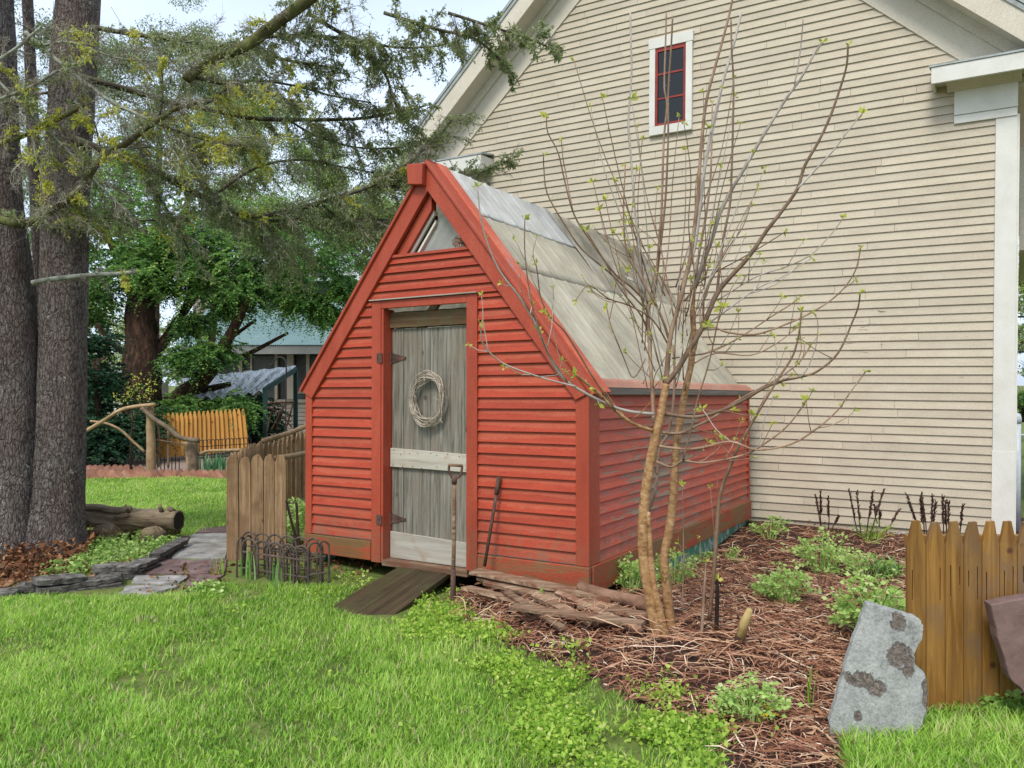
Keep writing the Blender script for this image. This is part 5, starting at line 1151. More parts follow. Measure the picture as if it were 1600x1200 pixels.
class Spray:
    """twigs and needle leaves grown off limb polylines"""
    def __init__(s): s.tw = []; s.tr = []; s.lp = []; s.ld = []; s.ll = []; s.yp = []; s.yd = []; s.yl = []
    def grow(s, p, step, lmin, lmax, live=0.5, yellow=0.0, droop=0.35, sub=5, t0=0.1, r=.0045, out=0.8, dense=5, nl=.028, t1=1.0):
        L_ = [0]
        for i in range(len(p) - 1): L_.append(L_[-1] + (p[i + 1] - p[i]).length)
        tot = L_[-1]; d0 = t0 * tot
        while d0 < tot * t1:
            i = next(k for k in range(len(p) - 1) if L_[k + 1] >= d0 - 1e-6); t = (d0 - L_[i]) / max(1e-6, L_[i + 1] - L_[i]); b = lerp(p[i], p[i + 1], t); fw = (p[i + 1] - p[i]).normalized()
            d0 += step * RNG.uniform(.5, 1.5)
            side = fw.cross(V((0, 0, 1))); side = side.normalized() if side.length > .05 else V((1, 0, 0))
            dd = (fw * RNG.uniform(.2, .8) + side * RNG.choice([-1, 1]) * RNG.uniform(.3, 1) * out + V((0, 0, RNG.gauss(.05, .35)))).normalized()
            ln = RNG.uniform(lmin, lmax) * (1 - .35 * d0 / tot); n = 5; q = b; alive = RNG.random() < live; yel = RNG.random() < yellow
            for k in range(n):
                q2 = q + dd * ln / n; s.tw.append((q, q2)); s.tr.append(r * (1 - .6 * k / n)); dd = (dd + rv(.13) + V((0, 0, -droop * .35))).normalized()
                for _ in range(sub if k else 2):
                    o = lerp(q, q2, RNG.random()); sd = (dd * .7 + rv(.55) + V((0, 0, -droop * .5))).normalized(); sl = ln * RNG.uniform(.12, .38); e = o + sd * sl; m2 = lerp(o, e, .5) + V((0, 0, .06 * sl))
                    s.tw.append((o, m2)); s.tw.append((m2, e)); s.tr += [r * .42, r * .34]
                    if alive or yel:
                        for _ in range(dense):
                            lp = lerp(o, e, RNG.uniform(.1, 1.05)); ld = (sd + rv(.6)).normalized(); A = (s.yp, s.yd, s.yl) if yel else (s.lp, s.ld, s.ll); A[0].append(tuple(lp)); A[1].append(tuple(ld)); A[2].append(nl * RNG.uniform(.6, 1.3))
                    elif RNG.random() < .6:
                        for _ in range(3): o2 = lerp(o, e, RNG.random()); s.tw.append((o2, o2 + rv(.35 * sl))); s.tr.append(r * .26)
                q = q2
    def out(s, root, twig='twig_dead', leafm='needle', ym='needle_y', wide=.34, rt=.46):
        a = np.array([[tuple(x), tuple(y)] for x, y in s.tw]); v, f = tri_twigs(a, np.array(s.tr)); tag(fast('twigs', v, f, np.repeat(np.clip(NR.normal(rt, .25, len(a)), 0, 1), 6), M[twig], root), kind='stuff')
        if s.lp: P_ = np.array(s.lp); v, f = leaves(P_, np.array(s.ld), np.array(s.ll), np.array(s.ll) * wide); fast('foliage', v, f, np.repeat(np.clip(NR.normal(.5, .25, len(P_)), 0, 1), 4), M[leafm], root)
        if s.yp: P_ = np.array(s.yp); v, f = leaves(P_, np.array(s.yd), np.array(s.yl), np.array(s.yl) * wide * 1.2); tag(fast('foliage', v, f, np.repeat(np.clip(NR.normal(.45, .25, len(P_)), 0, 1), 4), M[ym], root), 'fresh yellow-green sprays of needles')

def build_conifer():
    Y = 7.15; b = G(70, 868); root = thing('conifer', 'huge twin-trunked conifer with furrowed lichen-spotted bark and overhanging boughs', 'tree', b)
    mb = MB(); bark_trunk(mb, [(76, 900, 96), (83, 800, 84), (92, 700, 76), (97, 600, 70), (100, 500, 68), (103, 300, 66), (118, 66, 64), (126, -60, 60), (134, -200, 56)], Y, flare=.16, seed=1); mb.build('trunk', M['bark_old'], root, smooth=True)
    mb = MB(); bark_trunk(mb, [(4, 905, 112), (12, 800, 98), (16, 700, 92), (14, 600, 88), (9, 500, 84), (2, 400, 80), (-8, 300, 76), (-20, 66, 78), (-30, -200, 72)], Y - .12, flare=.2, seed=5); mb.build('trunk', M['bark_old'], root, smooth=True)
    mb = MB(); bark_trunk(mb, [(72, 620, 18), (66, 480, 20), (56, 300, 18), (46, 66, 16), (40, -60, 15)], Y + .5, n=20, seed=8); mb.build('trunk', M['bark_old'], root, smooth=True)
    limbs = [  # px, Y start, Y end, w0, w1, mat, (step, lmin, lmax, live, yellow, droop)
      ([(-30,330),(0,343),(37,350),(65,337),(100,315),(130,290),(147,262),(162,246),(200,222),(225,202),(250,185),(275,170),(310,160)], 6.4, 6.5, 15, 7, 'limb_moss', (.07,.2,.5,.12,.22,.2)),
      ([(40,50),(62,72),(105,107),(140,135),(175,160),(207,175),(232,186)], 6.7, 6.45, 7, 5, 'limb_pale', (.07,.15,.45,.1,.12,.2)),
      ([(560,-90),(490,-10),(440,30),(387,69),(350,87),(312,107),(292,123)], 6.6, 6.6, 20, 15, 'limb_moss', (.07,.2,.5,.45,.15,.5)),
      ([(110,215),(160,235),(215,257),(250,272),(287,292),(325,312),(362,330),(400,337),(450,330),(500,317),(537,305),(575,292),(607,277),(637,257),(662,235),(687,210),(706,187)], 7.0, 7.4, 12, 4.5, 'limb', (.06,.2,.55,.6,.06,.5)),
      ([(125,120),(200,140),(260,158),(312,168),(360,178),(400,185),(450,187),(500,187),(550,186),(587,182),(612,177),(640,172),(665,165)], 7.1, 7.6, 10, 3, 'limb', (.06,.2,.55,.6,.12,.55)),
      ([(130,40),(220,55),(320,68),(400,77),(437,91),(475,99),(530,107)], 7.1, 7.0, 8, 3, 'limb', (.05,.2,.55,.65,.10,.5)),
      ([(480,20),(530,50),(562,67),(587,92),(605,122),(612,147),(625,175),(640,200)], 6.9, 7.3, 7, 3, 'limb', (.05,.2,.55,.7,.02,.5)),
      ([(380,60),(480,55),(560,64),(620,74),(680,72),(720,62)], 6.9, 6.9, 6, 2.5, 'limb', (.05,.2,.5,.75,.0,.5)),
      ([(600,20),(680,45),(740,60),(775,87),(787,102),(800,118)], 6.5, 6.6, 6, 2, 'limb', (.055,.12,.32,.6,.0,.5)),
      ([(700,20),(770,42),(830,62),(870,80)], 6.3, 6.3, 5, 2, 'limb', (.05,.12,.30,.5,.0,.5)),
      ([(575,292),(640,290),(690,282),(735,275),(770,262),(803,246)], 7.35, 7.3, 4, 1.6, 'limb', (.05,.12,.30,.5,.0,.1)),
      ([(607,277),(625,282),(650,293)], 7.3, 7.3, 4, 2.5, 'limb', (.06,.1,.25,.5,.0,.3)),
      ([(50,442),(75,437),(100,434),(150,429),(180,428),(211,425)], 6.75, 6.6, 9, 6, 'limb_pale', (.09,.08,.22,.0,.05,.2)),
      ([(-20,235),(5,225),(50,207),(100,182),(140,160)], 6.6, 6.5, 8, 5, 'limb_moss', (.07,.15,.4,.05,.25,.2)),
      ([(-20,165),(0,155),(50,135),(90,110)], 6.3, 6.3, 6, 4, 'limb_pale', (.08,.15,.4,.05,.1,.2)),
      ([(-20,100),(0,92),(30,72),(60,45)], 6.2, 6.2, 6, 4, 'limb_pale', (.08,.15,.35,.05,.1,.2)),
      ([(0,148),(30,148),(60,147),(85,142)], 7.0, 7.05, 5, 4, 'limb', (.08,.15,.35,.05,.1,.2)),
      ([(300,270),(330,300),(352,325),(380,345),(420,352)], 7.1, 7.3, 5, 3, 'limb', (.055,.25,.6,.55,.04,.6)),
      ([(420,345),(480,342),(540,343),(590,342),(620,348)], 7.25, 7.6, 5, 2, 'limb', (.055,.2,.5,.6,.0,.5)),
      ([(70,360),(140,340),(220,345),(290,340)], 6.9, 7.4, 5, 2, 'limb', (.06,.2,.55,.4,.08,.5)),
      ([(-10,120),(60,190),(120,250),(165,300),(200,330)], 6.5, 6.6, 5, 2, 'limb_pale', (.06,.2,.5,.05,.08,.3)),
      ([(250,180),(255,140),(252,110)], 6.4, 6.4, 3, 2, 'limb', (.07,.1,.3,.1,.35,.1)),
      ([(160,248),(150,200),(140,170),(128,130)], 6.45, 6.4, 3, 1.5, 'limb', (.07,.1,.3,.05,.2,.1)),
      ([(300,120),(340,130),(390,135),(430,150),(470,160)], 6.6, 6.7, 5, 2, 'limb', (.045,.2,.45,.25,.55,.4)),
      ([(325,312),(400,262),(470,250),(540,262),(600,272)], 7.1, 7.7, 5, 2, 'limb', (.065,.2,.5,.6,.0,.7)),
      ([(312,168),(380,128),(450,132),(520,150),(580,160)], 7.2, 7.3, 5, 2, 'limb', (.075,.2,.45,.55,.05,.6)),
      ([(450,187),(500,215),(570,232),(650,228)], 7.3, 7.8, 4, 2, 'limb', (.065,.2,.5,.65,.0,.7)),
      ([(362,330),(400,365),(440,390),(480,402)], 7.2, 7.7, 4, 2, 'limb', (.045,.25,.6,.7,.0,.7)),
      ([(500,317),(545,350),(590,362)], 7.3, 7.6, 4, 2, 'limb', (.04,.25,.55,.75,.0,.7)),
      ([(230,186),(290,210),(350,225),(410,230)], 6.5, 6.8, 4, 2, 'limb', (.045,.25,.55,.45,.25,.5)),
      ([(215,257),(250,310),(280,360),(300,400)], 7.0, 7.2, 4, 2, 'limb', (.05,.25,.55,.3,.05,.5)),
      ([(62,72),(110,66),(180,90),(250,95)], 6.6, 6.6, 4, 2, 'limb_pale', (.05,.2,.5,.15,.2,.4)),
      ([(50,207),(60,260),(85,300),(120,320)], 6.5, 6.5, 4, 2, 'limb_pale', (.05,.2,.5,.05,.2,.4)),
      ([(180,235),(230,230),(280,235),(330,245)], 6.5, 6.7, 4, 2, 'limb_pale', (.05,.2,.5,.08,.12,.4)),
    ]
    sp = Spray()
    for px, y0, y1, w0, w1, mat, (st, l0, l1, lv, ye, dr) in limbs:
        n = len(px); p = smooth([W(u, v, lerp(y0, y1, i / (n - 1)) + RNG.gauss(0, .03)) for i, (u, v) in enumerate(px)], 4)
        mb = MB(); mb.tube(p, [r * .5 * y0 / F for r in taper(len(p), w0, w1)], 9, wob=.18); mb.build('limb', M[mat], root, smooth=True)
        sp.grow(p, st * .66, l0, l1, min(.95, lv * 1.25), ye, dr, t0=.12 if w0 > 6 else .02, sub=6, dense=7, nl=.029)
    sp.out(root)
    # pale lichen patches on the lower bark
    return root
build_conifer()

# ---------------------------------------------------------------- leaf-cloud trees
def cloud(centres, radii, n, size, rng=NR, flat=.75):
    c = np.array(centres); k = rng.integers(0, len(c), n); u = rng.normal(size=(n, 3)); u /= np.linalg.norm(u, axis=1, keepdims=True); rr = rng.random(n) ** .45
    p = c[k] + u * (np.array(radii)[k] * rr)[:, None] * np.array([1, 1, flat]); d = rng.normal(size=(n, 3)) + u * .6; d[:, 2] -= .5
    return p, d, size * (.5 + rng.random(n)), k, u
def fronds(c, r, n, length, leaf, per=26, rng=NR, flat=.8):
    """drooping flat sprays: leaves set in two ranks along short arching twigs"""
    c = np.array(c); r = np.array(r); k = rng.integers(0, len(c), n); o = rng.normal(0, .5, (n, 3)) * np.array([1, 1, flat]); b = c[k] + o * r[k][:, None]
    d = rng.normal(size=(n, 3)) + o * .9; d[:, 2] *= .35; d /= np.linalg.norm(d, axis=1, keepdims=True); s = np.cross(d, np.array([0, 0, 1.0])); s /= np.linalg.norm(s, axis=1, keepdims=True) + 1e-9
    L_ = length * (.5 + rng.random(n)); t = (np.arange(per) // 2 + 1) / (per / 2); sg = np.where(np.arange(per) % 2, 1.0, -1.0)
    p = b[:, None, :] + d[:, None, :] * (L_[:, None] * t)[:, :, None]; p[:, :, 2] -= (L_[:, None] * t ** 2 * (.25 + .5 * rng.random(n))[:, None]); p += rng.normal(0, .012, p.shape)
    ld = d[:, None, :] * .75 + s[:, None, :] * sg[None, :, None] * .8 + rng.normal(0, .22, p.shape); ld[:, :, 2] -= .25
    ln = leaf * (1.15 - .6 * t)[None, :] * (.7 + .6 * rng.random((n, per)))
    return p.reshape(-1, 3), ld.reshape(-1, 3), ln.reshape(-1), np.repeat(k, per)
def far_tree(label, px, Y, trunk, crown, n, size, mat, name='tree', cat='tree', wide=.5, bark='yewbark', limbs=(), group=None, flat=.7, spread=1.0, rm=.45):
    """trunk: [(u,v,w)]; crown: [(u, v, radius_px)] clump centres"""
    b = G(*px); b = V(((px[0] - 800) / F * Y, Y, gz((px[0] - 800) / F * Y, Y))); root = thing(name, label, cat, b, group=group)
    if trunk:
        mb = MB(); p = smooth([W(u, v, Y) for u, v, w in trunk], 5); ws = [w for _, _, w in trunk]; rr = [lerp(ws[min(int(i / 5), len(ws) - 1)], ws[min(int(i / 5) + 1, len(ws) - 1)], (i % 5) / 5) * .5 * Y / F for i in range(len(p))]
        mb.tube(p, rr, 14, wob=.22); mb.build('trunk', M[bark], root, smooth=True)
    for lp in limbs:
        mb = MB(); p = smooth([W(u, v, Y + dy) for u, v, w, dy in lp], 4); mb.tube(p, [r * .5 * Y / F for r in taper(len(p), lp[0][2], lp[-1][2])], 8, wob=.2); mb.build('limb', M[bark], root, smooth=True)
    cs = []; rs = []
    for (u, v, r) in crown:
        R_ = r * Y / F; c = W(u, v, Y + RNG.uniform(-1, 1) * R_ * spread)
        for _ in range(7): cs.append(list(c + V((RNG.gauss(0, .55), RNG.gauss(0, .5), RNG.gauss(0, .45))) * R_)); rs.append(R_ * RNG.uniform(.35, .75))
    if name in ('yew_tree', 'fir_tree', 'evergreen_shrub'): p, d, ln, k = fronds(cs, [x * 1.25 for x in rs], n // 26, .42, size * 1.9)
    else: p, d, ln, k, u = cloud(cs, rs, n, size, flat=flat)
    tone = NR.normal(0, .16, len(cs))
    keep = p[:, 2] > 0.1
    p, d, ln, k = p[keep], d[keep], ln[keep], k[keep]
    v, f = leaves(p, d, ln, ln * wide); fast('crown', v, f, np.repeat(np.clip(NR.normal(rm, .2, len(p)) + tone[k], 0, 1), 4), M[mat], root)
    # fine inner twigs so the gaps are not empty
    a = np.array(cs); j = NR.integers(0, len(cs), 300); e = a[j] + NR.normal(size=(300, 3)) * np.array(rs)[j][:, None] * .8; s = np.stack([a[j], e], 1); v, f = tri_twigs(s, .006 * Y / 17)
    tag(fast('twigs', v, f, np.full(len(v), .3), M[bark], root), kind='stuff')
    return root
far_tree('broad dark yew with several reddish forking trunks behind the orange fence', (225, 690), 17.0, [(224, 700, 66), (224, 640, 58), (222, 560, 54), (220, 480, 44), (222, 420, 22), (226, 360, 8)],
    [(150,380,44),(180,330,52),(230,300,60),(300,340,60),(360,370,58),(400,390,46),(330,420,44),(270,400,40),(180,430,34),(150,500,30),(150,590,30),(140,640,30),(300,500,20),(330,545,22),(285,560,18),(430,420,44),(500,410,40),(535,450,22),(250,360,50),(465,470,18),(370,640,16),(320,640,22),(285,640,22),(420,370,50),(130,440,28),(510,490,14),(350,440,40),(300,390,50),(215,410,30),(245,440,22),(400,450,26),(440,455,22),(360,480,14)], 150000, .044, 'yew', name='yew_tree', limbs=[
    [(235,655,34,0),(280,620,30,.3),(320,590,24,.2),(345,550,17,0),(372,500,12,-.2),(391,460,9,-.3)], [(240,560,20,0),(265,520,15,.3),(300,470,11,.4),(330,420,8,.4)], [(225,500,22,0),(245,430,15,.2),(270,370,11,0),(300,300,7,0)],
    [(215,480,20,0),(190,420,14,.2),(165,360,9,.2)], [(300,590,13,.2),(345,570,10,.6),(390,552,8,.8),(450,520,5,.8)], [(310,560,9,.2),(350,535,8,.2),(400,500,5,.2)], [(215,560,12,0),(180,540,8,-.3),(150,505,5,-.5)], [(255,640,20,.3),(300,615,14,.6),(360,600,8,.6)], [(290,480,10,.2),(300,440,8,.2),(310,400,6,.2)]], rm=.48)
far_tree('dark fir with low drooping boughs behind the twin trunks', (140, 700), 15.0, [(150, 705, 14), (150, 560, 10)], [(140,560,34),(160,600,36),(140,650,36),(165,680,26),(130,690,26),(195,690,22),(215,660,22)], 26000, .05, 'fir_dark', name='fir_tree')
far_tree('low dark evergreen shrub in front of the canopy posts', (400, 690), 19.0, [(398, 700, 10), (396, 650, 6)], [(395,640,24),(405,670,20),(360,632,16),(330,628,14)], 16000, .05, 'fir_dark', name='evergreen_shrub', cat='shrub')
far_tree('grey-green tall tree filling the sky left of the yew top', (262, 640), 22.0, [(240, 640, 16), (244, 400, 12), (250, 200, 8), (254, 100, 3)], [(60,150,70),(130,120,80),(200,220,80),(150,260,70),(80,300,60),(40,380,60),(260,170,80),(300,250,70),(180,60,60),(60,60,60),(20,240,60),(340,150,60),(300,90,60)], 100000, .062, 'far_grey', wide=.45)
far_tree('pale spring-leafed tree standing behind the right side of the yew', (330, 640), 21.0, [(322, 640, 14), (340, 450, 10), (380, 330, 7), (420, 240, 3)], [(420,290,70),(380,240,60),(460,330,66),(520,350,60),(560,390,50),(500,290,60),(440,400,56),(350,310,60),(590,330,46),(610,290,36),(470,240,50),(400,180,46),(340,190,50),(540,320,50),(480,415,34),(580,360,40),(420,350,60)], 125000, .056, 'far_leaf', wide=.45, rm=.42)
far_tree('bright yellow-green tree low between the trunks on the far left', (165, 620), 38.0, [(165, 640, 14), (165, 540, 8)], [(150,500,50),(180,540,44),(60,480,50),(50,560,50),(110,600,40)], 7000, .14, 'far_leaf', rm=.7)
far_tree('slim spring tree beyond the house corner at the right edge', (1600, 650), 20.0, [(1612, 660, 12), (1606, 520, 8), (1598, 400, 5)], [(1594,430,26),(1612,480,34),(1592,530,24),(1620,400,40),(1606,580,26)], 3800, .09, 'far_leaf', rm=.6)
far_tree('bushy dark shrub at the house corner on the right edge', (1598, 640), 16.0, [(1600, 660, 6), (1600, 620, 4)], [(1596,625,16),(1612,635,22)], 1200, .08, 'yew', name='shrub', cat='shrub')
far_tree('tall leafy tree far behind the shed, left of the cream house roof', (640, 640), 34.0, [(640, 640, 16), (645, 420, 12), (650, 250, 6)], [(640,300,60),(690,330,60),(600,340,55),(650,420,60),(700,440,60),(600,470,50),(560,500,45),(660,230,40)], 16000, .12, 'far_grey', wide=.5)
def far_hedge():
    b = V((-18, 60, 0)); cs = []; rs = []
    for k in range(90): x = RNG.uniform(-62, 6); cs.append([x, 60 + RNG.gauss(0, 3), RNG.uniform(0, 6.5)]); rs.append(RNG.uniform(1.2, 2.6))
    p, d, ln, k, u = cloud(cs, rs, 16000, .42); p[:, 2] = np.abs(p[:, 2]); v, f = leaves(p, d, ln, ln * .6); tone = NR.normal(0, .18, len(cs)); tag(fast('distant_wood', v, f, np.repeat(np.clip(NR.normal(.4, .2, len(p)) + tone[k], 0, 1), 4), M['far_grey']), 'far off belt of trees low on the horizon', 'wood', kind='stuff')
far_hedge()

# ---------------------------------------------------------------- neighbour's house, canopy, hook
def build_neighbour():
    Y = 25.0; x = lambda u: (u - 800) / F * Y; z = lambda v: CH - (v - 600) / F * Y
    root = thing('porch_house', 'grey-beige neighbouring house with green metal porch roof beyond the yew', 'house', V((x(450), Y, 0)))
    mb = MB(); i = 0; zc = 0.0
    while zc < z(625):
        mb.prism([V((x(300), Y, zc)), V((x(560), Y, zc)), V((x(560), Y - .03, zc))], (0, 0, .004)); mb.add([V((x(300), Y - .03, zc)), V((x(560), Y - .03, zc)), V((x(560), Y - .005, zc + .13)), V((x(300), Y - .005, zc + .13))], [(0, 1, 2, 3)]); zc += .127
    mb.box((x(300), Y, 0), (x(560), Y + .2, z(625))); mb.build('siding', M['grey_siding'], root)
    mb = MB(); mb.box((x(300), Y + .1, z(624.5)), (x(560), Y + .25, z(548))); mb.build('porch_screen', M['screen'], root)
    for a, b_ in ((374, 379), (392, 394.5), (430, 434), (449, 459), (479, 484), (519, 523), (545, 552)):
        mb = MB(); mb.box((x(a), Y - .06, z(624)), (x(b_), Y + .05, z(552))); mb.build('porch_post', M['grey_siding'], root)
    mb = MB(); mb.box((x(300), Y - .08, z(629)), (x(560), Y + .09, z(625.5))); mb.build('porch_sill', M['grey_siding'], root)
    for a, b_, v0, v1 in ((395, 429, 622, 556), (485, 518, 622, 556)):
        mb = MB(); mb.box((x(a), Y + .0, z(v0)), (x(b_), Y + .06, z(v1))); mb.build('pane', M['screen'], root)
    mb = MB(); mb.box((x(290), Y - .5, z(554)), (x(565), Y - .40, z(542))); mb.box((x(290), Y - .39, z(551)), (x(565), Y + .1, z(549))); mb.build('fascia', M['grey_wall'], root)
    mb = MB(); n = 90; y1, z1 = Y + 2.6, z(541) + 1.62
    for k in range(n):
        a, b_ = lerp(x(285), x(570), k / n), lerp(x(285), x(570), (k + 1) / n); h = .03
        mb.add([V((a, Y - .55, z(541))), V((lerp(a, b_, .5), Y - .55, z(541) + h)), V((b_, Y - .55, z(541))), V((b_, y1, z1)), V((lerp(a, b_, .5), y1, z1 + h)), V((a, y1, z1))], [(0, 1, 4, 5), (1, 2, 3, 4)], .5)
    o = mb.build('porch_roof', M['metal_roof'], root)
    mb = MB(); zc = z1 - .5
    while zc < 5.0: mb.add([V((x(250) , y1 - .03, zc)), V((x(640), y1 - .03, zc)), V((x(640), y1 - .004, zc + .13)), V((x(250), y1 - .004, zc + .13)), V((x(640), y1, zc)), V((x(250), y1, zc))], [(0, 1, 2, 3), (0, 5, 4, 1)]); zc += .127
    mb.box((x(250), y1, 0), (x(640), y1 + 4, 5.0)); mb.build('upper_wall', M['grey_siding'], root)
    mb = MB(); u0, u1 = x(488) * 1.1, x(519) * 1.1; zz = z1 + .12; mb.box((u0, y1 - .08, zz), (u0 + .09, y1 + .0, zz + 1.1)); mb.box((u1 - .09, y1 - .08, zz), (u1, y1, zz + 1.1)); mb.box((u0 + .09, y1 - .075, zz), (u1 - .09, y1, zz + .08)); mb.box((u0 + .09, y1 - .075, zz + 1.02), (u1 - .09, y1, zz + 1.1)); w = mb.build('window', M['sash'], root)
    mb = MB(); mb.box((u0 + .09, y1 - .05, zz + .08), (u1 - .09, y1 - .03, zz + 1.02)); mb.build('pane', M['screen'], w)
    mb = MB(); mb.prism([V((x(240), y1 - .4, 5.0)), V((x(240), y1 + 4.4, 5.0)), V((x(240), y1 + 2, 5.9))], (x(650) - x(240), 0, 0)); mb.build('roof', M['slate'], root)
build_neighbour()

def build_canopy():
    Y = 17.6; root = thing('canopy', 'sagging streaked corrugated canopy on dark green posts', 'canopy', W(438, 680, Y))
    A, Bp, Cp, D = W(285, 592, Y + .9), W(463, 572, Y + 1.6), W(412, 612, Y - .1), W(290, 622, Y - .5)
    nu, nv = 70, 12; vs = []; fs = []
    for j in range(nv + 1):
        for i in range(nu + 1):
            s, t = i / nu, j / nv; p = lerp(lerp(A, Bp, s), lerp(D, Cp, s), t); vs.append(p + V((0, 0, .04 * math.sin(s * 6.283 * 7.5 + t * 1.5) * (.3 + .7 * t) - .05 * math.sin(math.pi * s) * t)))
    for j in range(nv):
        for i in range(nu): o = j * (nu + 1) + i; fs.append((o, o + 1, o + nu + 2, o + nu + 1))
    mb = MB(); mb.add(vs, fs); o = mb.build('sheet', M['canopy'], root, smooth=True); sd = o.modifiers.new('Solidify', 'SOLIDIFY'); sd.thickness = .01
    for u, v0, v1, yy, w in ((414.5, 608, 690, Y - .1, 6), (462, 578, 672, Y + 1.5, 6)):
        mb = MB(); a = w * .5 * yy / F; p = W(u, v0, yy); mb.box((p.x - a, yy - a, 0), (p.x + a, yy + a, p.z - .02)); mb.build('post', M['green_post'], root)
    mb = MB(); mb.beam(W(412, 610, Y - .1), W(463, 577, Y + 1.5), .05, .10); mb.build('beam', M['green_post'], root)
build_canopy()
t = thing('shepherd_hook', 'thin dark shepherd hook pole between the canopy posts', 'garden hook', G(446, 735)); Y = 12.4
mb = MB(); mb.tube(smooth([W(446, 740, Y), W(446, 680, Y), W(447, 600, Y), W(447, 572, Y), W(444, 561, Y), W(436, 558, Y), W(429, 563, Y), W(425, 569, Y), W(421, 571, Y)], 4), .011, 7); mb.build('rod', M['black_iron'], t, smooth=True)
t = thing('twig_trellis', 'rustic twig trellis leaning beside the green canopy post', 'trellis', W(440, 672, 16.5)); Y = 16.5
for a, b in (((417, 676), (430, 632)), ((432, 672), (446, 630)), ((446, 672), (458, 630)), ((418, 636), (456, 668)), ((417, 630), (460, 628)), ((440, 640), (424, 672))):
    mb = MB(); mb.tube(smooth([W(*a, Y), lerp(W(*a, Y), W(*b, Y), .5) + rv(.03), W(*b, Y)], 3), .018, 6); mb.build('stick', M['yewbark'], t, smooth=True)
t = thing('white_shape', 'unidentified pale white shape behind the yew trunk, built as an outbuilding wall', 'outbuilding', V((-12.2, 24, 0)))  # the small building is invented for an unidentified white shape
mb = MB(); mb.box((-13.2, 24, 0), (-11.1, 26, 1.55)); mb.build('wall', M['white'], t); mb = MB(); mb.prism([V((-13.4, 23.8, 1.55)), V((-10.9, 23.8, 1.55)), V((-10.9, 26.2, 1.9)), V((-13.4, 26.2, 1.9))], (0, 0, .06)); mb.build('roof', M['grey_wall'], t)

# ---------------------------------------------------------------- back garden: fence, arbour, edging
def build_orange():
    n = 22; root = thing('stockade_fence', 'new orange stockade fence panel with pointed pickets behind the arbour', 'fence', W(310, 716, 16.0))
    for k in range(n):
        a, b = lerp(232, 383, k / n), lerp(232, 383, (k + 1) / n); a2, b2 = a + 6 * (k / n) ** 3, b + 6 * ((k + 1) / n) ** 3; Y = lerp(15.6, 16.6, k / n); m = (a + b) / 2; tv = lerp(647, 638, k / n) + RNG.uniform(-.8, .8); bt = lerp(716, 702, k / n) + 1
        mb = MB(); mb.prism([W(a2 + .25, bt, Y), W(a + .25, tv + 9, Y), W(m - 1, tv, Y), W(m + 1, tv, Y), W(b - .25, tv + 9, Y), W(b2 - .25, bt, Y)], (0, .02, 0)); mb.build('picket', M['orange'], root)
    mb = MB(); mb.beam(W(231, 662, 15.68), W(384, 655, 16.68), .04, .08); mb.beam(W(231, 705, 15.68), W(386, 692, 16.68), .04, .08); mb.build('rail', M['orange'], root)
build_orange()

def hoops(root, p, q, n, h, r, name, mat='black_iron', rails=(.3, .62), over=1.0):
    """scalloped wire edging from p to q (ground points)"""
    p = V(p); q = V(q); d = (q - p); L_ = d.length; d.normalize(); w = L_ / n; mb = MB()
    for k in range(n):
        c0 = p + d * (k * w); c1 = c0 + d * w * over; m = (c0 + c1) / 2; rad = w * over / 2; pts = [c0, c0 + V((0, 0, h - rad))]
        for j in range(1, 8): th = math.pi * (1 - j / 8); pts.append(m + d * (rad * math.cos(th)) + V((0, 0, h - rad + rad * math.sin(th))))
        pts += [c1 + V((0, 0, h - rad)), c1]; mb.tube(pts, r, 6)
    for t in rails: mb.tube([p + V((0, 0, h * t)), q + V((0, 0, h * t))], r * .95, 6)
    return mb.build(name, M[mat], root)
t = thing('wire_hoops', 'folded rusty wire hoop edging panels beside the red shed', 'wire edging', G(440, 905))
A = V(W(378, 895, 6.10)); Bq = V(W(480, 905, 5.86)); A.z = gz(A.x, A.y) - .01; Bq.z = gz(Bq.x, Bq.y) - .01
hoops(t, A, Bq, 5, .30, .0078, 'hoop_panel', 'iron', (.25, .66), 1.25)
A2 = A + V((-.03, .09, 0)); B2 = Bq + V((.06, .10, 0)); hoops(t, A2, B2, 6, .335, .0078, 'hoop_panel', 'iron', (.28, .68), 1.3)
B3 = Bq + V((.10, .0, 0)); hoops(t, Bq + V((.015, -.03, 0)), B3 + V((.02, .06, 0)), 2, .33, .0078, 'hoop_panel', 'iron', (.3, .66), 1.4)
hoops(t, A + V((.03, .14, 0)), A + V((-.02, -.01, 0)), 2, .30, .0075, 'hoop_panel', 'iron', (.3,), 1.3)
hoops(t, A + V((.10, .05, 0)), Bq + V((-.05, .06, 0)), 6, .27, .007, 'hoop_panel', 'iron', (.5, .8), 1.5)
t = thing('wire_border', 'low black wire hoop edging in front of the orange fence', 'wire edging', G(350, 722)); hoops(t, G(312, 722), G(392, 716), 14, .42, .008, 'hoop_panel', 'black_iron', (.2, .7))
t = thing('wire_border', 'low black wire hoops left of the arbour post above the slate wall', 'wire edging', G(205, 722)); hoops(t, G(178, 722), G(234, 722), 4, .36, .009, 'hoop_panel', 'black_iron', (.2,))
t = thing('iron_grille', 'short twisted iron grille standing below the arbour', 'grille', G(255, 742)); gp, gq = G(234, 742), G(280, 742); mb = MB()
for k in range(9): p = lerp(gp, gq, k / 8); mb.tube([p, p + V((0, 0, .26)), p + V((0, 0, .30 + .05 * (k % 2)))], .008, 5)
mb.tube([gp + V((0, 0, .24)), gq + V((0, 0, .24))], .007, 5); mb.tube([gp + V((0, 0, .06)), gq + V((0, 0, .06))], .007, 5); mb.build('bars', M['black_iron'], t)
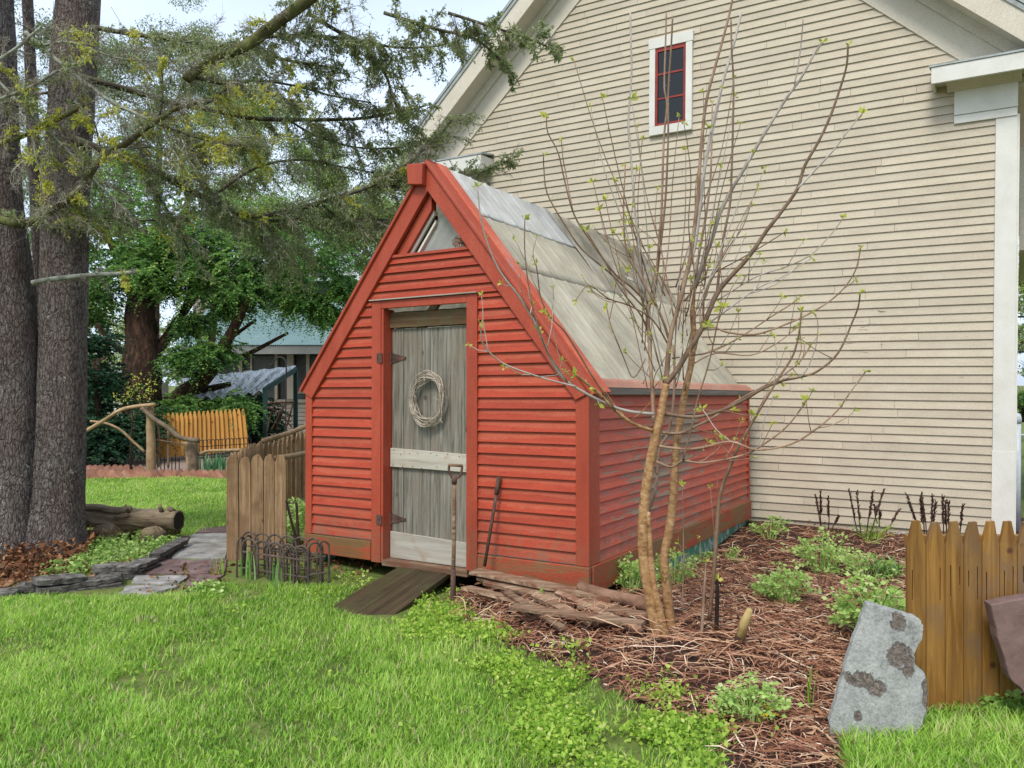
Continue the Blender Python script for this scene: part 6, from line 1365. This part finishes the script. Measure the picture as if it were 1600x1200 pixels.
def build_arbor():
    Y = 13.0; root = thing('arbour', 'rustic arbour of bent peeled branches on two wooden posts', 'arbour', W(235, 740, Y))
    def tb(px, w, mat, nm, dy=0, n=9):
        p = smooth([W(u, v, Y + dy) for u, v in px], 4); mb = MB(); ww = w if hasattr(w, '__len__') else (w, w); mb.tube(p, [x * .5 * Y / F for x in taper(len(p), *ww)], n, wob=.15); mb.build(nm, M[mat], root, smooth=True)
    tb([(236, 745), (236, 700), (235, 660), (235, 634)], (15, 11), 'pole', 'post'); tb([(303, 742), (302, 715), (300, 690)], (17, 15), 'pole_dark', 'post', .05); tb([(297, 740), (293, 712), (290, 690)], (7, 6), 'pole', 'post', .1)
    tb([(118, 682), (140, 670), (165, 655), (188, 641), (212, 635), (243, 632)], (6, 5.5), 'pole', 'bent_pole', -.1); tb([(221, 637), (240, 654), (262, 668), (280, 683), (296, 687), (311, 688)], (6.5, 8), 'pole_dark', 'bent_pole', -.12); tb([(141, 658), (168, 662), (190, 673), (208, 690), (226, 706)], (3.5, 4), 'pole', 'bent_pole', .1)
    tb([(248, 730), (249, 690), (247, 662)], 3, 'pole_dark', 'slat', .15); tb([(263, 730), (263, 700), (263, 672)], 3.6, 'pole_dark', 'slat', .15); tb([(238, 686), (262, 690), (284, 694), (294, 700)], 2.4, 'pole_dark', 'slat', .1); tb([(311, 710), (325, 705), (345, 704), (376, 703)], (5, 5), 'pole', 'rail', .1)
build_arbor()
t = thing('thin_sapling', 'slender budding sapling growing through the left side of the arbour', 'tree', G(206, 735)); Y = 13.4
mb = MB(); mb.tube([W(204, 735, Y), W(205, 690, Y), W(207, 655, Y), W(206, 620, Y)], [.02, .017, .013, .007], 7); mb.tube([W(207, 655, Y), W(195, 642, Y), W(188, 625, Y)], [.01, .007, .004], 5); mb.tube([W(207, 652, Y), W(220, 642, Y), W(232, 615, Y), W(238, 608, Y)], [.01, .008, .006, .004], 5); mb.build('stem', M['yewbark'], t)
pos = []; dr = []
for k in range(160):
    c = RNG.choice([(206, 620), (188, 625), (232, 615), (210, 605), (222, 622), (200, 610), (236, 600), (215, 590)]); p = W(c[0] + RNG.gauss(0, 5), c[1] + RNG.gauss(0, 7), Y + RNG.gauss(0, .06)); pos.append(list(p)); dr.append(list(rv() + V((0, 0, .5))))
v, f = leaves(np.array(pos), np.array(dr), .05, .024); fast('leaves', v, f, np.repeat(NR.random(len(pos)), 4), M['bud'], t)
straps((338, 742), 60, 30, .16, 'iris_clump', 'clump of upright blue-green iris leaves beside the brown fence', 'plant', 'iris', .035, .25)
# zigzag brick edging: every brick its own object
def block(mb, c, l, w, h, rz, tilt, jit=.004):
    m = Matrix.Translation(c) @ Matrix.Rotation(rz, 4, 'Z') @ Matrix.Rotation(tilt, 4, 'Y'); vs = [m @ V((sx * l / 2 + RNG.uniform(-jit, jit), sy * w / 2 + RNG.uniform(-jit, jit), sz * h / 2 + RNG.uniform(-jit, jit))) for sx, sy, sz in ((-1,-1,-1),(1,-1,-1),(1,1,-1),(-1,1,-1),(-1,-1,1),(1,-1,1),(1,1,1),(-1,1,1))]
    mb.add(vs, [(0,3,2,1),(4,5,6,7),(0,1,5,4),(1,2,6,5),(2,3,7,6),(3,0,4,7)])
for row, (v0, n) in enumerate(((747, 26), (739, 12))):
    for k in range(n):
        u = 112 + k * 9.6 + row * 4 if row == 0 else 112 + k * 9.9; p = G(u, v0 + (0 if u < 300 else 0)); mb = MB(); block(mb, p + V((0, RNG.uniform(-.02, .02), .035)), .19, .09, .10, RNG.uniform(-.15, .15), R(45) + RNG.uniform(-.15, .15), .006)
        o = mb.build('edging_brick', M['brick']); lab = 'weathered pinkish brick set on its corner in the front zigzag lawn edging' if row == 0 else 'weathered pinkish brick set on its corner in the rear zigzag row by the slate wall'
        tag(o, lab, 'brick', 'front zigzag brick edging' if row == 0 else 'rear zigzag brick edging')
def rock(name, label, cat, px, Y0, h, w, d, mat, group=None, rz=0.0, seed=0, layers=1):
    """rough block between two ground pixels"""
    p, q = G(*px[0]), G(*px[1]); root = thing(name, label, cat, (p + q) / 2, group=group); mb = MB(); L_ = (q - p).length; ang = math.atan2(q.y - p.y, q.x - p.x)
    z0 = -.02; nx = V((-math.sin(ang), math.cos(ang), 0)); dv = (q - p).normalized()
    for ly in range(layers):
        hh = h / layers * RNG.uniform(.7, 1.25); n = 7; vs = []; fs = []; s0, s1 = RNG.uniform(-.04, .10) * (ly > 0), 1 - RNG.uniform(-.04, .12) * (ly > 0); sh = RNG.uniform(-.035, .035); tilt = RNG.uniform(-.03, .03)
        for i in range(n + 1):
            c = lerp(p, q, lerp(s0, s1, i / n)); e = (.72 if i in (0, n) else 1) * RNG.uniform(.86, 1.12); jz = RNG.uniform(-.006, .006)
            for (sx, sz) in ((-1, 0), (1, 0), (1, 1), (-1, 1)):
                vs.append(c + dv * RNG.uniform(-.012, .012) + nx * (sx * d / 2 * e * RNG.uniform(.9, 1.08) + sh) + V((0, 0, z0 + sz * (hh - .007) + jz + tilt * (i / n - .5))))
        for i in range(n):
            for k in range(4): o = i * 4; fs.append((o + k, o + (k + 1) % 4, o + 4 + (k + 1) % 4, o + 4 + k))
        fs += [(3, 2, 1, 0), tuple(n * 4 + k for k in range(4))]; mb.add(vs, fs); z0 += hh
    mb.build('stone', M[mat], root, bevel=.004); return root
for k, (a, b, h, d, lab) in enumerate((((118, 728), (168, 728), .17, .35, 'layered slate wall segment left of the arbour, nearest the tree trunk'), ((160, 729), (192, 727), .11, .3, 'small flat slate pile left of the arbour post'))):
    rock('slate_wall', lab, 'stone wall', (a, b), 0, h, 0, d, 'ledge', None, seed=k * 7 + 1, layers=4)
for k, (a, b, h, d, lab) in enumerate([
    ((-20, 934), (30, 932), .07, .16, 'flat grey edging stone at the left frame edge'), ((24, 930), (60, 926), .09, .14, 'small brown-topped edging stone, second from the left edge'), ((57, 931), (136, 917), .13, .20, 'large tilted block in the stone edging below the twin trunks'),
    ((116, 921), (192, 914), .10, .18, 'long layered slate in the middle of the stone edging'), ((150, 905), (200, 896), .13, .16, 'upper slate piece resting behind the long layered edging stone'), ((190, 906), (243, 886), .12, .16, 'sloping flat-topped edging stone beside the purple flagstones'), ((236, 886), (284, 856), .11, .13, 'last edging stone pointing at the log bench')]):
    rock('edging_stone', lab, 'stone', (a, b), 0, h, 0, d, 'ledge', 'rough stones edging the flagstone path', seed=k * 11 + 3, layers=3 if h > .10 else 2)
FL = [([(300,838),(357,834),(357,848),(292,851)], 'flag_grey', 'grey flagstone farthest along the path, beside the log bench end'), ([(290,853),(357,850),(353,874),(266,875)], 'flag_grey', 'wide grey flagstone touching the brown fence corner'), ([(255,877),(289,877),(287,898),(226,900)], 'flag_purple', 'large purple flagstone beside the sloping edging stone'), ([(293,878),(356,877),(350,898),(292,899)], 'flag_purple', 'purple flagstone in front of the brown fence corner'),
      ([(214,902),(296,902),(280,914),(202,914)], 'flag_grey', 'grey flagstone half sunk at the edge of the lawn'), ([(299,902),(350,901),(330,918),(288,916)], 'flag_purple', 'brown-purple broken flagstone nearest the wire hoops'), ([(198,918),(282,917),(240,931),(186,930)], 'flag_grey', 'nearest grey flagstone overgrown by the lawn'), ([(318,826),(357,824),(357,832),(304,835)], 'flag_purple', 'thin dark flagstone at the far end of the path')]
for px, mat, lab in FL:
    pts = [G(u, v) for u, v in px]; ring = []
    for i in range(len(pts)):
        for k in range(5): q = lerp(pts[i], pts[(i + 1) % len(pts)], k / 5) + V((RNG.uniform(-.012, .012), RNG.uniform(-.015, .015), 0)); q.z = gz(q.x, q.y) + .018 + RNG.uniform(-.002, .002); ring.append(q)
    mb = MB(); mb.prism([r - V((0, 0, .05)) for r in ring], (0, 0, .05)); o = mb.build('flagstone', M[mat], None, bevel=.005); tag(o, lab, 'flagstone', 'flagstones of the garden path')
pts = [G(u, v, .012) for u, v in ((212, 970), (225, 963), (246, 966), (250, 973), (232, 979), (216, 976))]; mb = MB(); mb.prism([p - V((0, 0, .04)) for p in pts], (0, 0, .04)); o = mb.build('sunken_stone', M['flag_purple'], None, bevel=.005); tag(o, 'small brown stone sunk flush in the open lawn', 'stone')

# ---------------------------------------------------------------- log bench, litter, tuft
def build_bench():
    root = thing('log_bench', 'old weathered log bench with branch stubs beside the twin trunks', 'log bench', G(210, 850))
    Y = 7.75; p = smooth([W(60, 806, Y + .1), W(120, 807, Y), W(180, 809, Y - .05), W(230, 811, Y - .1), W(279, 813, Y - .15)], 5); mt = m_wood('silvered_log', [(.22, (.02, .014, .009)), (.4, (.09, .064, .038)), (.55, (.20, .155, .10)), (.75, (.36, .30, .215))], 0, 20, .85, 1.0, mottle=(4, .5, .68, (.10, .07, .045)), vary=0)
    mb = MB(); mb.tube(p, [.098 + .01 * mn.noise((i * .4, 1, 1)) for i in range(len(p))], 20, wob=.22); lg = mb.build('log', mt, root, smooth=True)
    mb = MB(); e = p[-1]; dv = (p[-1] - p[-3]).normalized(); mb.tube([e + dv * .001, e + dv * .006], [.085, .075], 16, wob=.35); mb.build('cut_end', M['dark'], root)
    mb = MB(); mb.tube(smooth([W(122, 795, Y - .06), W(150, 793, Y - .1), W(180, 797, Y - .12), W(205, 796, Y - .12)], 4), .035, 8, wob=.2); mb.build('branch', mt, root, smooth=True)
    for a, b, w in (((200, 800), (196, 789), .016), ((205, 806), (178, 808), .018), ((253, 800), (249, 790), .024), ((272, 800), (262, 792), .025)):
        mb = MB(); mb.tube([W(*a, Y - .16), W(*b, Y - .20)], [w, w * .7], 8); mb.build('stub', mt, root, smooth=True)
    for u, v, w in ((180, 838, .10), (252, 840, .085)):
        mb = MB(); c = G(u, v + 8); mb.tube([c + V((-.05, -.18, .09)), c + V((.03, .22, .09))], [w, w * .9], 14, wob=.1); mb.build('support_log', mt, root, smooth=True)
    mb = MB(); c = G(265, 846); mb.tube([c + V((-.12, -.16, .04)), c + V((.06, .06, .16))], [.03, .04], 9); mb.build('brace', M['pole_dark'], root, smooth=True)
build_bench()
def litter(name, P, n, size, mat, label, cat, h=.05, rm=.5, wide=.55):
    p = scatter(P, n); z = gzs(p) + .008 + h * NR.random(len(p)) ** 2; d = NR.normal(size=(len(p), 3)); d[:, 2] *= .35; L_ = size * (.5 + NR.random(len(p))); v, f = leaves(np.column_stack([p, z]), d, L_, L_ * wide, fold=.8); tag(fast(name, v, f, np.repeat(np.clip(NR.normal(rm, .25, len(p)), 0, 1), 4), M[mat]), label, cat, kind='stuff')
litter('fallen_leaves', np.clip(poly([(-300, 880), (0, 872), (130, 840), (150, 860), (120, 885), (60, 900), (-300, 920)]), [-8, 0], [9, 99]), 9000, .05, 'drybrown', 'brown fallen leaves heaped round the foot of the twin trunks', 'fallen leaves', .14, .5)
litter('small_ground_cover', poly([(60, 905), (120, 880), (150, 850), (285, 840), (270, 862), (200, 885), (120, 908)]), 4200, .034, 'celandine', 'pale green ground cover between the twin trunks and the path', 'ground cover', .10, .28, .6)
litter('leaf_scraps', np.clip(poly([(-300, 905), (0, 890), (130, 885), (210, 880), (130, 912), (20, 926), (-300, 940)]), [-8, 0], [9, 99]), 4200, .038, 'drybrown', 'dry leaf scraps strewn behind the stone edging', 'fallen leaves', .03, .7)
litter('leaf_scraps', poly([(255, 880), (360, 880), (352, 915), (290, 925), (200, 935)]), 260, .04, 'drybrown', 'rusty leaf scraps lying on the flagstone path', 'fallen leaves', .02, .5)
litter('leaf_scraps', poly([(455, 845), (500, 860), (610, 884), (560, 900), (480, 890), (440, 880)]), 700, .045, 'drybrown', 'dead leaves between the wire hoops and the red base board', 'fallen leaves', .03, .5)
straps((142, 850), 170, 36, .10, 'dry_tuft', 'orange-brown dry grass tuft under the log bench', 'dry grass', 'tuft', .006, 1.3)
clump((462, 812), 46, 72, 'round_shrub', 'small bright green shrub tucked between brown fence and shed', 'shrub', 'celandine', 520, .045, None, 1.0, .55, .6, base=V((W(462, 700, 7.3).x, 7.3, 0.05)))
t = thing('dark_stems', 'two dark bare stems rising behind the wire hoops', 'plant', G(466, 868)); Y = 6.5
for px in ([(470, 868), (458, 825), (447, 782)], [(468, 868), (465, 820), (463, 785)]): mb = MB(); mb.tube([W(u, v, Y) for u, v in px], [.012, .012, .010], 6); mb.build('stem', M['fernstalk'], t)

# ---------------------------------------------------------------- old brown fence left of the shed
def build_old_fence():
    Y = 6.62; root = thing('board_fence', 'weathered brown board fence panel ending beside the flagstone path', 'fence', W(400, 880, Y))
    e = [353.5, 373, 392, 411.5, 429, 447.5]
    for i in range(5):
        a, b = e[i] + .4, e[i + 1] - .4; m = (a + b) / 2; bt = lerp(884, 879, i / 4); tv = 711 + RNG.uniform(-2.5, 4); mb = MB(); w = (b - a) / 2; j = lambda: RNG.uniform(-1.2, 1.2)
        px = [(a + j() * .4, bt + j()), (a + j() * .5, 820), (a + j() * .4, tv + 13 + j())] + [(m + w * .8 * math.cos(th) + j(), tv + 8 - 7.5 * math.sin(th) + j() * .7) for th in (2.7, 2.1, 1.57, .94, .44)] + [(b + j() * .4, tv + 13 + j()), (b + j() * .5, 815), (b + j() * .3, bt + j())]
        yy = Y + RNG.uniform(-.008, .008); mb.prism([W(u, v, yy) for u, v in px], (0, .022, 0)); mb.build('board', M['oldfence'], root, bevel=.003)
    mb = MB(); mb.beam(W(354, 740, Y + .045), W(446, 740, Y + .045), .04, .07); mb.build('rail', M['oldfence'], root)
build_old_fence()
def build_return_fence():
    root = thing('picket_fence', 'old brown pickets running back from the fence corner to the shed', 'fence', W(380, 800, 7.5))
    pts = [W(360, 711, 6.72), W(411, 689, 9.6), W(482, 672, 10.8)]
    def run(p, q, n, w):
        d = q - p; d.z = 0; d.normalize(); nx = V((-d.y, d.x, 0))
        for k in range(n):
            c = lerp(p, q, (k + .5) / n); t = c.z + RNG.uniform(-.015, .015); base = V((c.x, c.y, gz(c.x, c.y))); w2 = w / 2
            mb = MB(); mb.prism([base - d * w2, V((c.x, c.y, t - .09)) - d * w2, V((c.x, c.y, t)) - d * .012, V((c.x, c.y, t)) + d * .012, V((c.x, c.y, t - .09)) + d * w2, base + d * w2], nx * .02); mb.build('picket', M['oldfence'], root)
    run(pts[0], pts[1], 26, .098); run(pts[1], pts[2], 10, .085)
    for vv, w in (((689, 664), 8), ((716, 706), 8.5)):
        p = W(411 if vv[0] < 700 else 430, vv[0], 9.35); q = W(484, vv[1], 10.4); mb = MB(); mb.tube(smooth([p, lerp(p, q, .5) + V((0, 0, -.012)), q], 4), w * .5 * 9.8 / F, 9, wob=.15); mb.build('pole', M['pole'], root, smooth=True)
build_return_fence()

# ---------------------------------------------------------------- right edge: steel post
t = thing('steel_post', 'galvanised fence post with rounded cap at the right edge by the house corner', 'post', V(((1590 - 800) / F * 8.2, 8.2, 0)))
x = (1590 - 800) / F * 8.2; mb = MB(); mb.tube([V((x, 8.2, 0)), V((x, 8.2, 1.12))], .030, 14); mb.build('pipe', M['galv'], t, smooth=True)
mb = MB(); mb.tube([V((x, 8.2, 1.10)), V((x, 8.2, 1.15)), V((x, 8.2, 1.19)), V((x, 8.2, 1.205))], [.036, .036, .026, .008], 14); mb.build('cap', M['galv'], t, smooth=True)
mb = MB(); mb.tube([V((x - .05, 8.2, .98)), V((x + .5, 8.2, .98))], .012, 8); mb.build('bracket', M['galv'], t, smooth=True)
for zz, lab in ((2.55, 'upper dark cable crossing the gap beside the house corner'), (2.0, 'lower dark cable crossing the gap beside the house corner')):
    mb = MB(); mb.tube([V((7.6, 12.6, zz)), V((12, 12.8, zz + .05))], .016, 6); o = mb.build('overhead_cable', M['black_iron']); tag(o, lab, 'cable')
